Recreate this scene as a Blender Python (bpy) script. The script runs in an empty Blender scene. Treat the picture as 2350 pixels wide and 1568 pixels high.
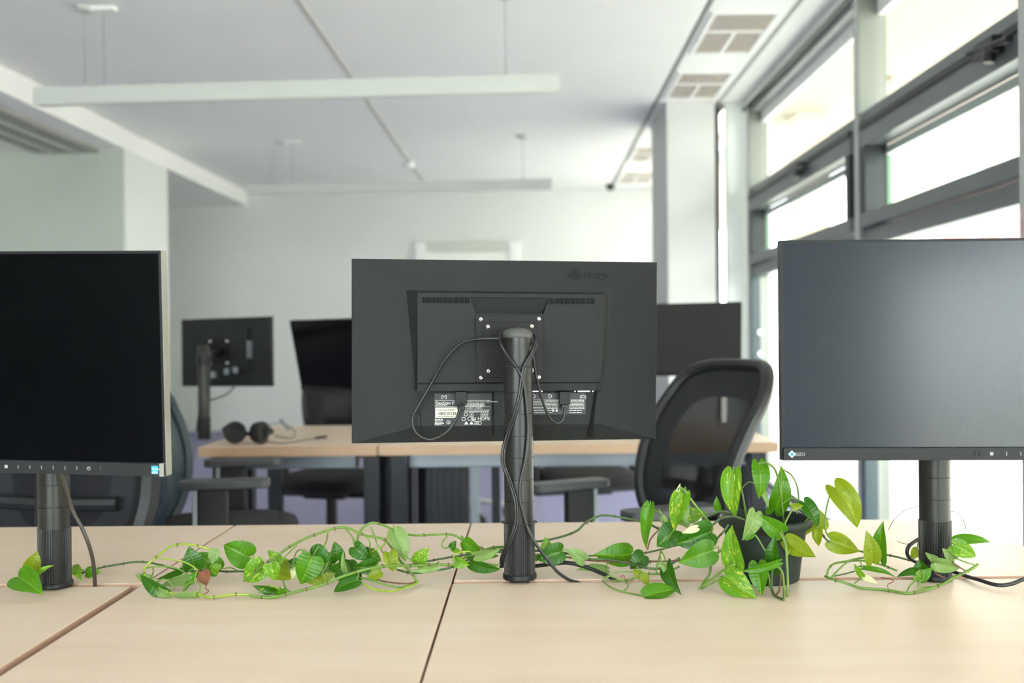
import bpy, bmesh, math, random
from mathutils import Vector, Matrix, Euler
random.seed(7)
S = bpy.context.scene
COL = S.collection
PI = math.pi

# ---------------------------------------------------------------- camera
F = 35 / 36 * 2350; CX, CY, ROLL, CZ = 1215.0, 775.0, math.radians(.5), 1.14
cam = bpy.data.cameras.new('camera'); camo = bpy.data.objects.new('camera', cam); COL.objects.link(camo)
cam.sensor_width = 36; cam.lens = 35
cam.shift_x = -(CX - 1175) / 2350; cam.shift_y = (CY - 784) / 2350
camo.matrix_world = Matrix.Translation((0, 0, CZ)) @ Matrix.Rotation(PI / 2, 4, 'X') @ Matrix.Rotation(-ROLL, 4, 'Z')
cam.dof.use_dof = True; cam.dof.focus_distance = 1.63; cam.dof.aperture_fstop = 3.2
cam.clip_start = .05; cam.clip_end = 200
S.camera = camo
# ---------------------------------------------------------------- light
S.view_settings.view_transform = 'Standard'; S.view_settings.look = 'None'
S.view_settings.gamma = 1; S.view_settings.use_curve_mapping = False
S.view_settings.exposure = 2.36
w = bpy.data.worlds.new('sky'); S.world = w; w.use_nodes = True
bg = w.node_tree.nodes['Background']
bg.inputs[0].default_value = (.93, .97, 1.0, 1); bg.inputs[1].default_value = 3.4
def light(name, kind, loc, rot, energy, **k):
    l = bpy.data.lights.new(name, kind); l.energy = energy
    for a, b in k.items(): setattr(l, a, b)
    o = bpy.data.objects.new(name, l); COL.objects.link(o); o.location = loc; o.rotation_euler = rot
    return o
light('sun', 'SUN', (0, 0, 20), (0, math.radians(-32), math.radians(-12)), 1.6, angle=math.radians(1.2), color=(1, .97, .92))

def unroll(px, py):
    dx, dy = px - CX, py - CY
    return dx * math.cos(ROLL) - dy * math.sin(ROLL), dx * math.sin(ROLL) + dy * math.cos(ROLL)
def at(px, py, Y):
    a, b = unroll(px, py)
    return Vector((a * Y / F, Y, CZ - b * Y / F))
DZ = .74                                                           # desk height
def on(px, py, Y, r=.0015):                                        # same, but never below the desk top
    p = at(px, py, Y)
    if p.z < DZ + r:
        a, b = unroll(px, py); Y = (CZ - DZ - r) * F / b; p = at(px, py, Y)
    return p

# ---------------------------------------------------------------- materials
def lin(c):
    if isinstance(c, str): c = [int(c[i:i + 2], 16) for i in (0, 2, 4)]
    return tuple(((x / 255) / 12.92 if x / 255 <= .04045 else ((x / 255 + .055) / 1.055) ** 2.4) for x in c) + (1,)
MATS = {}
def mat(name, col, rough=.5, metal=0, var=0, scale=20, bump=0, bscale=200, stretch=(1, 1, 1), spec=.5, col2=None, lo=.35, hi=.65, coat=0):
    if name in MATS: return MATS[name]
    m = bpy.data.materials.new(name); m.use_nodes = True; nt = m.node_tree; N = nt.nodes; L = nt.links
    b = N['Principled BSDF']; c = lin(col)
    b.inputs['Base Color'].default_value = c; b.inputs['Roughness'].default_value = rough
    b.inputs['Metallic'].default_value = metal; b.inputs['Specular IOR Level'].default_value = spec
    b.inputs['Coat Weight'].default_value = coat
    tc = N.new('ShaderNodeTexCoord'); mp = N.new('ShaderNodeMapping'); mp.inputs['Scale'].default_value = stretch
    L.new(tc.outputs['Object'], mp.inputs[0])
    if var or col2:
        n = N.new('ShaderNodeTexNoise'); n.inputs['Scale'].default_value = scale; n.inputs['Detail'].default_value = 4
        L.new(mp.outputs[0], n.inputs['Vector'])
        r = N.new('ShaderNodeValToRGB'); r.color_ramp.elements[0].position = lo; r.color_ramp.elements[1].position = hi
        c2 = lin(col2) if col2 else tuple(min(1, x * (1 + var)) for x in c[:3]) + (1,)
        c1 = c if col2 else tuple(x * (1 - var) for x in c[:3]) + (1,)
        r.color_ramp.elements[0].color = c1; r.color_ramp.elements[1].color = c2
        L.new(n.outputs['Fac'], r.inputs[0]); L.new(r.outputs[0], b.inputs['Base Color'])
    if bump:
        n2 = N.new('ShaderNodeTexNoise'); n2.inputs['Scale'].default_value = bscale; L.new(mp.outputs[0], n2.inputs['Vector'])
        bu = N.new('ShaderNodeBump'); bu.inputs['Strength'].default_value = bump; bu.inputs['Distance'].default_value = .001
        L.new(n2.outputs['Fac'], bu.inputs['Height']); L.new(bu.outputs[0], b.inputs['Normal'])
    MATS[name] = m; return m
def leafmat(name, front, fleck, back, amount, trans=.35, rough=.32):
    m = bpy.data.materials.new(name); m.use_nodes = True; nt = m.node_tree; N = nt.nodes; L = nt.links
    b = N['Principled BSDF']; b.inputs['Roughness'].default_value = rough; b.inputs['Specular IOR Level'].default_value = .35
    tc = N.new('ShaderNodeTexCoord'); mp = N.new('ShaderNodeMapping'); mp.inputs['Scale'].default_value = (1, 2.6, 1)
    L.new(tc.outputs['UV'], mp.inputs[0])
    oi = N.new('ShaderNodeObjectInfo'); ad = N.new('ShaderNodeVectorMath'); ad.operation = 'ADD'
    mu = N.new('ShaderNodeMath'); mu.operation = 'MULTIPLY'; mu.inputs[1].default_value = 40
    L.new(oi.outputs['Random'], mu.inputs[0]); L.new(mp.outputs[0], ad.inputs[0]); L.new(mu.outputs[0], ad.inputs[1])
    n = N.new('ShaderNodeTexNoise'); n.inputs['Scale'].default_value = 5; n.inputs['Detail'].default_value = 5; n.inputs['Roughness'].default_value = .65
    L.new(ad.outputs[0], n.inputs['Vector'])
    r = N.new('ShaderNodeValToRGB'); r.color_ramp.elements[0].position = 1 - amount; r.color_ramp.elements[0].color = lin(front)
    r.color_ramp.elements[1].position = min(1, 1 - amount + .09); r.color_ramp.elements[1].color = lin(fleck)
    L.new(n.outputs['Fac'], r.inputs[0])
    n2 = N.new('ShaderNodeTexNoise'); n2.inputs['Scale'].default_value = 2.2; L.new(ad.outputs[0], n2.inputs['Vector'])
    hs = N.new('ShaderNodeHueSaturation'); mr = N.new('ShaderNodeMapRange'); mr.inputs[3].default_value = .72; mr.inputs[4].default_value = 1.25
    L.new(n2.outputs['Fac'], mr.inputs[0]); L.new(mr.outputs[0], hs.inputs['Value']); L.new(r.outputs[0], hs.inputs['Color'])
    # midrib: a paler line where |v| is small
    sx = N.new('ShaderNodeSeparateXYZ'); L.new(tc.outputs['UV'], sx.inputs[0])
    ab = N.new('ShaderNodeMath'); ab.operation = 'ABSOLUTE'; L.new(sx.outputs[1], ab.inputs[0])
    lt = N.new('ShaderNodeMath'); lt.operation = 'LESS_THAN'; lt.inputs[1].default_value = .012; L.new(ab.outputs[0], lt.inputs[0])
    rib = N.new('ShaderNodeMix'); rib.data_type = 'RGBA'; rib.inputs[7].default_value = lin(fleck)
    m3 = N.new('ShaderNodeMath'); m3.operation = 'MULTIPLY'; m3.inputs[1].default_value = .45; L.new(lt.outputs[0], m3.inputs[0])
    L.new(m3.outputs[0], rib.inputs[0]); L.new(hs.outputs[0], rib.inputs[6])
    ge = N.new('ShaderNodeNewGeometry'); mx = N.new('ShaderNodeMix'); mx.data_type = 'RGBA'
    L.new(ge.outputs['Backfacing'], mx.inputs[0]); L.new(rib.outputs[2], mx.inputs[6]); mx.inputs[7].default_value = lin(back)
    L.new(mx.outputs[2], b.inputs['Base Color'])
    wv = N.new('ShaderNodeTexWave'); wv.inputs['Scale'].default_value = 2.6; wv.inputs['Distortion'].default_value = 1.5
    L.new(tc.outputs['UV'], wv.inputs[0]); bu = N.new('ShaderNodeBump'); bu.inputs['Strength'].default_value = .25; bu.inputs['Distance'].default_value = .0008
    L.new(wv.outputs['Fac'], bu.inputs['Height']); L.new(bu.outputs[0], b.inputs['Normal'])
    t = N.new('ShaderNodeBsdfTranslucent'); L.new(rib.outputs[2], t.inputs[0]); ms = N.new('ShaderNodeMixShader'); ms.inputs[0].default_value = trans
    L.new(b.outputs[0], ms.inputs[1]); L.new(t.outputs[0], ms.inputs[2]); L.new(ms.outputs[0], N['Material Output'].inputs[0])
    MATS[name] = m; return m
def seethrough(name, col, rough, mixfac, color_t=(1, 1, 1, 1), weave=0):
    m = bpy.data.materials.new(name); m.use_nodes = True; nt = m.node_tree; N = nt.nodes; L = nt.links
    b = N['Principled BSDF']; b.inputs['Base Color'].default_value = lin(col); b.inputs['Roughness'].default_value = rough
    t = N.new('ShaderNodeBsdfTransparent'); t.inputs[0].default_value = color_t
    ms = N.new('ShaderNodeMixShader'); ms.inputs[0].default_value = mixfac
    L.new(b.outputs[0], ms.inputs[1]); L.new(t.outputs[0], ms.inputs[2]); L.new(ms.outputs[0], N['Material Output'].inputs[0])
    if weave:
        tc = N.new('ShaderNodeTexCoord'); wv = N.new('ShaderNodeTexWave'); wv.inputs['Scale'].default_value = weave; wv.bands_direction = 'Z'
        L.new(tc.outputs['Object'], wv.inputs[0]); mr = N.new('ShaderNodeMapRange'); mr.inputs[3].default_value = mixfac - .2; mr.inputs[4].default_value = mixfac + .2
        L.new(wv.outputs['Fac'], mr.inputs[0]); L.new(mr.outputs[0], ms.inputs[0])
    MATS[name] = m; return m

PLASTIC = mat('black_plastic', '232526', .42, spec=.2, bump=.25, bscale=900, var=.05, scale=8)
PLASTIC2 = mat('black_plastic_smooth', '161718', .38, spec=.25)
PANEL_BACK = mat('monitor_back', '262828', .55, spec=.15, bump=.3, bscale=1500, var=.04, scale=6)
PLATE = mat('mount_plate', '131414', .4, spec=.2)
POLEM = mat('pole_metal', '262726', .34, metal=.3, spec=.45)
CABLE = mat('cable_rubber', '1e1f20', .38)
SCREW = mat('screw_steel', 'd8d8d0', .25, metal=.9)
SCREEN = mat('screen', '010203', .2, spec=.12, coat=0)
SCREENTINT = mat('screen_reflection_tint', '0a1822', .18, spec=.42)  # blue of the reflected daylight put into the base colour
LITRIM = mat('lit_rim', '96948c', .4, metal=.4)  # side light on the left monitor's rim, painted as lighter grey
WOOD = mat('maple_laminate', 'dbc4ad', .42, stretch=(1, 6, 1), col2='e1cdb8', scale=3.0, lo=.3, hi=.7, spec=.35)
EDGE = mat('maple_edge', 'c2a088', .45, stretch=(8, 1, 40), var=.06, scale=12)
EDGE2 = mat('maple_edge_far', 'c2a283', .45, stretch=(8, 1, 40), var=.05, scale=12)
WALLM = mat('wall_paint', 'e2e4e1', .85, bump=.05, bscale=120, var=.01, scale=2)
WALLSHADE = mat('wall_paint_shaded', 'c6ccc4', .85, bump=.05, bscale=120, var=.015, scale=2)
CEILM = mat('ceiling_paint', 'f4f4f2', .9, bump=.04, bscale=150, var=.01, scale=2)
TRIMM = mat('trim_grey', '9c9c96', .6)
DARKGAP = mat('dark_recess', '3a3b3a', .8)
VENTM = mat('vent_grille', 'c6bdb0', .6)
LAMPW = mat('lamp_white', 'c9cdc8', .45)
CARPET = mat('carpet', '8e8bac', .95, var=.15, scale=300, bump=.6, bscale=500)
FRAME = mat('window_frame_grey', '73787b', .4, metal=.25)
FRAMED = mat('window_frame_dark', '1f272a', .45)
FRAMEL = mat('window_frame_light', 'b9bcbc', .4, metal=.2)
POST = mat('desk_leg_metal', '1d2024', .35, metal=.3)
STEEL = mat('steel_grey', '8d959a', .35, metal=.5)
FABRIC = mat('seat_fabric', '2a2b2e', .95, var=.2, scale=200, bump=.5, bscale=600)
CHAIRP = mat('chair_plastic', '1d1e20', .45)
CHAIRB = mat('chair_blue_grey', '2d3b45', .5)
ARMP = mat('arm_pad', '444648', .4)
SILVER = mat('chair_silver', 'aeb4b4', .35, metal=.6)
MESHM = mat('chair_mesh', '1c1d1f', .85, spec=.2); MESHM.node_tree.nodes['Principled BSDF'].inputs['Alpha'].default_value = .95
GLASS = seethrough('window_glass', 'dfe9e6', .03, .93, (.95, .98, .96, 1))
GREEN = mat('green_glass_edge', '5f8f6c', .3)
PAVE = mat('paving', 'c9c5bc', .8, var=.05, scale=4)
SOFF = mat('soffit_cream', 'a9a294', .85); CREAM = mat('cream_render', '9c9382', .85, var=.02, scale=1)
WHITEM = mat('white_render', 'f2f2f0', .8)
POT = mat('pot_plastic', '232d28', .5, spec=.3, var=.06, scale=30, bump=.2, bscale=300)
SOIL = mat('soil', '2c231c', .95, var=.4, scale=150, bump=1, bscale=200)
STEMG = mat('stem_green', '5e7f2e', .45, var=.12, scale=60)
STEMD = mat('stem_dark', '3f5a30', .45, var=.2, scale=60)
STEMY = mat('stem_yellow', '83992a', .42, var=.12, scale=60)
STEMB = mat('stem_brown', '6b4a34', .6, var=.15, scale=80)
NODEM = mat('node_brown', '5f4530', .7)
LEAVES = {
 'g': leafmat('leaf_green', '4b8210', 'b0c03c', '8fae5d', .36),
 'd': leafmat('leaf_dark', '2b5d0a', '86a42c', '7d9c5c', .30, .2),
 'v': leafmat('leaf_variegated', '5f9418', 'c4cc4c', '9ab050', .45),
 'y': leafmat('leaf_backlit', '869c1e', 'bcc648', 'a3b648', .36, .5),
 'b': leafmat('leaf_pale_back', '789652', 'bcc894', '4c8422', .34, .3),
 'c': leafmat('leaf_cream', 'c2c98c', 'ece7c4', 'cdd2a2', .5, .3)}
DEAD = mat('dead_leaf', '6b3d22', .7, var=.25, scale=60)

# ---------------------------------------------------------------- mesh helpers
def link(name, me, m=None, parent=None, bevel=0, smooth=False):
    o = bpy.data.objects.new(name, me); COL.objects.link(o)
    if m is not None: me.materials.append(m)
    if parent is not None: o.parent = parent
    if smooth:
        for p in me.polygons: p.use_smooth = True
    if bevel:
        b = o.modifiers.new('bevel', 'BEVEL'); b.width = bevel; b.segments = 2; b.limit_method = 'ANGLE'; b.angle_limit = math.radians(40)
    return o
class MB:
    def __init__(s): s.v = []; s.f = []
    def add(s, vs, fs):
        n = len(s.v); s.v += [tuple(v) for v in vs]; s.f += [tuple(i + n for i in f) for f in fs]; return s
    def box(s, x0, x1, y0, y1, z0, z1):
        vs = [(x, y, z) for z in (z0, z1) for y in (y0, y1) for x in (x0, x1)]
        return s.add(vs, [(0, 2, 3, 1), (4, 5, 7, 6), (0, 1, 5, 4), (2, 6, 7, 3), (0, 4, 6, 2), (1, 3, 7, 5)])
    def cbox(s, c, d, M=None):
        vs = [Vector((x * d[0] / 2, y * d[1] / 2, z * d[2] / 2)) for z in (-1, 1) for y in (-1, 1) for x in (-1, 1)]
        if M is not None: vs = [M @ v for v in vs]
        return s.add([Vector(c) + v for v in vs], [(0, 2, 3, 1), (4, 5, 7, 6), (0, 1, 5, 4), (2, 6, 7, 3), (0, 4, 6, 2), (1, 3, 7, 5)])
    def prism(s, poly, a, b, axis='Y'):                            # poly: 2D points; extruded from a to b
        n = len(poly)
        P = {'Y': lambda p, t: (p[0], t, p[1]), 'Z': lambda p, t: (p[0], p[1], t), 'X': lambda p, t: (t, p[0], p[1])}[axis]
        vs = [P(p, a) for p in poly] + [P(p, b) for p in poly]
        return s.add(vs, [tuple(range(n)), tuple(range(2 * n - 1, n - 1, -1))] + [(i, i + n, (i + 1) % n + n, (i + 1) % n) for i in range(n)])
    def lathe(s, prof, c=(0, 0, 0), n=32, cap=True, M=None):       # prof: (r,z) from bottom to top
        vs = []
        for r, z in prof:
            for i in range(n):
                a = 2 * PI * i / n; v = Vector((r * math.cos(a), r * math.sin(a), z))
                if M is not None: v = M @ v
                vs.append(Vector(c) + v)
        fs = [(k * n + i, k * n + (i + 1) % n, (k + 1) * n + (i + 1) % n, (k + 1) * n + i) for k in range(len(prof) - 1) for i in range(n)]
        if cap: fs += [tuple(reversed(range(n))), tuple(range((len(prof) - 1) * n, len(prof) * n))]
        return s.add(vs, fs)
    def cyl(s, a, b, r, n=16, r2=None):
        a, b = Vector(a), Vector(b); d = b - a; M = d.to_track_quat('Z', 'Y').to_matrix()
        return s.lathe([(r, 0), (r if r2 is None else r2, d.length)], a, n, True, M)
    def tube(s, pts, r, n=8, sub=6, closed=False, raw=False):
        P = [Vector(p) for p in pts]; rr = r if callable(r) else (lambda t: r)
        if not raw: P = spline(P, sub, closed)
        m = len(P); rings = []; T0 = None; N = None
        for i in range(m):
            t = (P[(i + 1) % m] - P[i - 1]) if closed else (P[min(i + 1, m - 1)] - P[max(i - 1, 0)])
            if t.length < 1e-9: t = Vector((0, 0, 1))
            t.normalize()
            if N is None: N = t.orthogonal().normalized()
            else: N = (N - t * N.dot(t)); N = N.normalized() if N.length > 1e-6 else t.orthogonal().normalized()
            B = t.cross(N); q = rr(i / max(1, m - 1))
            rings.append([P[i] + (N * math.cos(2 * PI * k / n) + B * math.sin(2 * PI * k / n)) * q for k in range(n)])
        vs = [v for ring in rings for v in ring]; e = m if closed else m - 1
        fs = [(i * n + k, i * n + (k + 1) % n, ((i + 1) % m) * n + (k + 1) % n, ((i + 1) % m) * n + k) for i in range(e) for k in range(n)]
        if not closed: fs += [tuple(reversed(range(n))), tuple(range((m - 1) * n, m * n))]
        return s.add(vs, fs)
    def build(s, name, m, parent=None, bevel=0, smooth=False):
        me = bpy.data.meshes.new(name); me.from_pydata(s.v, [], s.f)
        if not smooth or True:
            bm = bmesh.new(); bm.from_mesh(me); bmesh.ops.recalc_face_normals(bm, faces=bm.faces); bm.to_mesh(me); bm.free()
        o = link(name, me, m, parent, bevel)
        if smooth:
            me.polygons.foreach_set('use_smooth', [True] * len(me.polygons)); me.set_sharp_from_angle(angle=math.radians(38))
        return o
def spline(P, sub=6, closed=False):
    out = []; n = len(P)
    if n < 3 and not closed: return [P[0].lerp(P[-1], i / sub) for i in range(sub + 1)]
    for i in range(n if closed else n - 1):
        g = (lambda k: P[k % n]) if closed else (lambda k: P[max(0, min(n - 1, k))])
        a, b, c, d = g(i - 1), g(i), g(i + 1), g(i + 2)
        for k in range(sub):
            t = k / sub
            out.append(.5 * ((2 * b) + (c - a) * t + (2 * a - 5 * b + 4 * c - d) * t * t + (3 * b - a - 3 * c + d) * t ** 3))
    if not closed: out.append(P[-1].copy())
    return out
def tag(o, label=None, cat=None, group=None, kind=None):
    if label: o['label'] = label
    if cat: o['category'] = cat
    if group: o['group'] = group
    if kind: o['kind'] = kind
    return o
def thing(name, label, cat, loc=(0, 0, 0), rz=0, group=None):
    o = bpy.data.objects.new(name, None); COL.objects.link(o); o.location = loc; o.rotation_euler = (0, 0, rz); o.empty_display_size = .05
    return tag(o, label, cat, group)
def textmesh(s, size, depth=.0002):
    c = bpy.data.curves.new('txt', 'FONT'); c.body = s; c.size = size; c.extrude = depth; c.align_x = 'LEFT'; c.resolution_u = 2
    o = bpy.data.objects.new('txt', c); COL.objects.link(o)
    dg = bpy.context.evaluated_depsgraph_get(); me = bpy.data.meshes.new_from_object(o.evaluated_get(dg))
    bpy.data.objects.remove(o); bpy.data.curves.remove(c); return me
def text_into(mb, s, size, x, z, y, face=-1, depth=.0002):          # text read from -y (face=-1) or from +y (face=1)
    me = textmesh(s, size, depth)
    vs = [(x + v.co.x * -face if face == 1 else x + v.co.x, y + face * v.co.z, z + v.co.y) for v in me.vertices]
    if face == -1: vs = [(x + v.co.x, y - v.co.z, z + v.co.y) for v in me.vertices]
    mb.add(vs, [tuple(p.vertices) for p in me.polygons]); bpy.data.meshes.remove(me)
def ring(c, r, t=.0004, n=20):
    return [(c[0] + r * math.cos(2 * PI * i / n), c[1] + r * math.sin(2 * PI * i / n)) for i in range(n)]

# ================================================================ setting
ZC = 3.0; XL = -3.53; YB = 12.5; XW = 1.72; XG = 1.84
def struct(o, label): return tag(o, label, kind='structure')
struct(MB().box(-6, 2, -3.5, YB, -.12, 0).build('floor', CARPET), 'grey-violet carpet floor of the office')
c = struct(MB().box(XL, 1.005, -3.5, YB, ZC, ZC + .1).build('ceiling', CEILM), 'white plastered office ceiling')
for a, b in ((1.037, 1.505), (1.535, 1.72)):
    MB().box(a, b, -3.5, YB if a < 1.3 else 7.95, ZC - .004, ZC + .1).build('ceiling_panel', CEILM, c, .004)
MB().box(1.0, 1.70, -3.5, YB, ZC + .1, ZC + .13).build('gap_backing', DARKGAP, c)
for x in (1.021, 1.52): MB().box(x - .016, x + .016, -3.5, YB if x < 1.3 else 7.9, ZC + .03, ZC + .04).build('shadow_gap', TRIMM, c)
struct(MB().box(-1.265, -1.235, -3.5, 12.0, ZC - .006, ZC + .01).build('trim_1', mat('ceiling_joint', 'c9c8bf', .8)), 'narrow joint strip running along the white ceiling')
b = struct(MB().box(-6, XL - .05, -3.5, YB, 2.826, 2.95).build('ceiling_side_bay', CEILM), 'lower ceiling over the side bay')
MB().box(XL - .06, XL, -3.5, YB, 2.825, ZC + .1).build('fascia_beam', CEILM, b)
MB().box(-4.3, -3.75, -3.5, 8.72, 2.79, 2.825).build('ceiling_track', TRIMM, b, .003)
for x in (-3.93, -4.12): MB().box(x - .012, x + .012, -3.5, 8.72, 2.775, 2.79).build('track_rail', FRAMEL, b)
bw = struct(MB().box(-6, 2, YB, YB + .15, 0, ZC + .1).build('wall_back', WALLM), 'pale grey far wall of the office')
struct(MB().box(-6.15, -6, -3.5, YB, 0, ZC).build('wall_left', WALLM), 'far side wall')
struct(MB().box(-6, -3.0, -3.65, -3.5, 0, ZC).box(.3, 2, -3.65, -3.5, 0, ZC).box(-3.0, .3, -3.65, -3.5, 0, .25).box(-3.0, .3, -3.65, -3.5, 2.9, ZC).build('wall_rear', WALLM), 'wall behind the viewer with an opening for the added window')
rw = struct(MB().box(-3.0, .3, -3.60, -3.59, .25, 2.9).build('window_5', GLASS), 'unseen window added behind the viewer to light the room from the front')  # unseen window, added for frontal fill light
for x in (-3.0, -1.9, -.8, .25): MB().box(x, x + .05, -3.64, -3.52, .25, 2.9).build('mullion', FRAME, rw)
struct(MB().box(-6, XL, 8.72, 9.75, 0, 2.825).build('wall_partition', WALLM), 'white wall block carrying the beam over the side bay')
struct(MB().box(-6, XL - .002, 8.70, 8.72, 0, 2.825).build('wall_bay', WALLSHADE), 'wall of the side bay, its less lit face painted grey-green')  # thin skin: shade of the bay put into a greyer wall colour
# door in the far wall
d = thing('door_1', None, None, (0, YB, 0)); d['kind'] = 'structure'; d['label'] = 'white door in the far wall, only its head visible'
MB().box(-1.28, -.24, -.03, 0, 0, 2.22).build('door_leaf', mat('door_white', 'f4f4ee', .6), d, .004)
MB().box(-1.42, -1.28, -.06, 0, 0, 2.34).build('door_frame', CEILM, d, .006)
MB().box(-.24, -.12, -.06, 0, 0, 2.34).build('door_frame', CEILM, d, .006)
MB().box(-1.28, -.24, -.06, 0, 2.22, 2.34).build('door_frame', mat('door_head', 'cfd0c8', .7), d, .006)
# columns
struct(MB().box(1.10, 1.48, 7.87, 8.85, 0, ZC).build('wall_column', mat('column_paint', 'd6d6d4', .8), None, .004), 'pale grey square column in front of the window wall')
struct(MB().box(1.575, 1.745, 7.9, 7.98, 0, ZC - .004).build('trim_2', mat('panel_white', 'e3e8e4', .7), None, .004), 'tall white boxing beside the window wall')
struct(MB().box(1.36, 1.69, 2.46, 2.76, 0, ZC).build('wall_pier', mat('pier_paint', 'b6b7b8', .7), None, .004), 'grey pier close to the camera at the window wall')
wr = struct(MB().box(1.84, 1.95, 8.0, 8.9, 0, ZC).box(1.84, 1.95, 8.9, 12.2, 0, .1).box(1.84, 1.95, 8.9, 12.2, 2.9, ZC).box(1.84, 1.95, 12.2, YB, 0, ZC).build('wall_right', WALLM), 'wall beyond the windows')
w6 = struct(MB().box(1.88, 1.89, 8.9, 12.2, .1, 2.9).build('window_6', GLASS), 'window beyond the column')
for y in (8.9, 10.5, 12.15): MB().box(1.80, 1.94, y, y + .05, .1, 2.9).build('mullion', FRAME, w6)
struct(MB().box(1.52, 1.56, 8.1, 8.14, 0, ZC).build('trim_3', FRAMED), 'dark slim frame post between column and white boxing')
struct(MB().box(1.72, 2.0, -3.5, 8.0, 2.935, 3.2).build('wall_window_head', CEILM), 'white lining above the windows')
struct(MB().box(1.705, 1.735, -3.5, 7.9, 2.920, 2.935).build('trim_4', FRAMED), 'dark head rail above the windows')
struct(MB().box(1.72, 2.0, -3.5, 8.0, -.1, .015).build('wall_sill', FRAME), 'low grey sill below the windows')
# windows: four bays between mullions
MUL = [7.75, 5.17, 2.59, .01, -2.57]
for n in range(4):
    y1 = MUL[n] - 0; y0 = MUL[n + 1] + .075
    W = thing('window_%d' % (n + 1), None, None, (XW, y0, 0)); W['kind'] = 'structure'; W['label'] = 'tall glazed bay with an upper fixed light, a tilting sash and a large lower pane'
    L = y1 - y0; q = MB
    q().box(0, .15, L, L + .075, 0, 2.95).build('mullion', mat('frame_mullion', '7f837b', .35, metal=.2), W, .003)
    q().box(-.004, 0, L + .008, L + .067, 0, 2.95).build('mullion_cap', FRAMEL, W)
    q().box(.02, .09, 0, L, 1.60, 1.68).build('transom', FRAME, W, .003)
    q().box(.02, .14, 0, L, 2.235, 2.295).build('transom', FRAME, W, .003)
    q().box(.05, .08, 0, L, .015, .05).build('bottom_rail', FRAME, W, .003)
    q().box(.03, .13, 0, L, 2.885, 2.935).build('head_rail', FRAMEL, W, .003)
    q().box(.10, .14, 0, L, 2.80, 2.885).build('blind_box', mat('blind_fabric', 'eef2f2', .7), W, .003)
    for a in (0, L - .05): q().box(.03, .13, a, a + .05, 1.60, 2.235).build('side_rail', FRAMED, W, .002)
    q().box(.0, .07, L - .05, L, .02, 1.60).build('side_rail', mat('rail_teal', '2c4148', .4), W, .002)
    s = q().box(-.012, .10, .05, L - .05, 1.69, 1.76).build('sash_rail', FRAME, W, .003)
    q().box(-.012, .10, .05, L - .05, 2.10, 2.23).build('sash_rail', FRAME, W, .003)
    for a in (.05, L - .12): q().box(-.012, .10, a, a + .07, 1.76, 2.10).build('sash_rail', FRAMED, W, .003)
    q().box(.10, .14, .05, L - .05, 2.055, 2.10).build('sash_glint', mat('glint_white', 'e8ecec', .3), W)  # painted highlight: white strip for sky reflected along the sash edge
    q().box(-.022, -.012, .03, L - .06, 2.188, 2.222).build('opener_bar', mat('channel_black', '14171a', .4), W, .003)
    yc = .98
    q().box(-.06, -.012, yc - .09, yc + .07, 2.15, 2.21).cyl((-.05, yc - .20, 2.16), (-.05, yc + .12, 2.20), .014, 8).cyl((-.05, yc - .04, 2.12), (-.04, yc - .04, 2.18), .022, 10).build('latch', mat('channel_black', '14171a', .4), W, .003)
    q().box(.06, .068, .10, L - .12, .05, 1.61).build('pane', GLASS, W)
    q().box(.092, .10, .10, L - .11, 1.75, 2.08).build('pane', GLASS, W)
    q().box(.112, .12, .05, L - .05, 2.29, 2.885).build('pane', GLASS, W)
    q().box(.10, .125, L - .130, L - .120, 1.76, 2.05).build('green_edge', GREEN, W)
    if n == 0:
        for z in (1.0, 1.165): q().cyl((.06, L - .03, z), (.06, L - .07, z), .022, 14).build('lock_knob', SILVER, W, .002)
# outside
struct(MB().box(-60, 60, -60, 60, -.3, -.121).build('pavement', PAVE), 'pale sunlit paving outside the windows')
so = struct(MB().box(2.0, 3.9, -8, 20, 3.25, 3.5).build('exterior_soffit', SOFF), 'cream soffit over the pavement outside')
for y in (3.6, 5.6, 8.2): MB().lathe([(.09, -.03), (.11, 0)], (2.9, y, 3.25), 20).build('soffit_lamp', mat('bronze', '6e5c48', .5), so)
ec = struct(MB().box(2.55, 2.85, 9.4, 9.8, 0, 3.25).build('exterior_column', mat('beige_stone', 'cdbfa8', .8)), 'beige column outside under the soffit')
bl = thing('building', 'cream building across the street with a white curved balcony', 'building', (12, 0, 0))
MB().box(0, 3, -10, 34, 0, 8.5).build('wall', CREAM, bl)
def balcony(y0, y1, z):
    p = [(0, y0)] + [(-1.6 * math.sin(PI * k / 16) ** .5, y0 + (y1 - y0) * k / 16) for k in range(17)] + [(0, y1)]
    MB().prism([(a, b) for a, b in p], z, z + .9, 'Z').build('balcony', WHITEM, bl)
    MB().prism([(a * .97, b) for a, b in p], z + .9, z + 1.35, 'Z').build('balcony_glass', mat('balcony_glass', 'bcd2d2', .1), bl)
balcony(9, 18, 2.9); balcony(2, 7.5, 2.9); balcony(20, 30, 2.9)
for y in (4, 11.5, 14.5, 22, 26):
    f = MB().box(-.05, 0, y, y + 1.3, 3.9, 6.0).build('window', mat('taupe_shutter', '9a8876', .7), bl)
    MB().box(-.07, -.05, y + .1, y + 1.2, 4.0, 5.9).build('pane', mat('far_glass', '9fb4b6', .1), f)
sg = thing('shop_sign', 'red sign board with white shapes outside beyond the windows', 'sign', (7.4, 16.3, 3.0))
MB().box(0, .08, -1.6, 1.6, -.45, .45).build('board', mat('sign_red', 'd83a30', .5), sg, .01)
MB().box(-.01, 0, .15, .4, -.45, .45).build('white_stripe', WHITEM, sg)
MB().prism([(-.35, .42), (-.75, .42), (-.62, .1), (-.95, -.2), (-.8, -.45), (-.45, -.15)], -.01, 0, 'X').build('white_figure', WHITEM, sg)
MB().cyl((.05, 0, -2.9), (.05, 0, -.45), .04).build('post', STEEL, sg)

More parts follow.
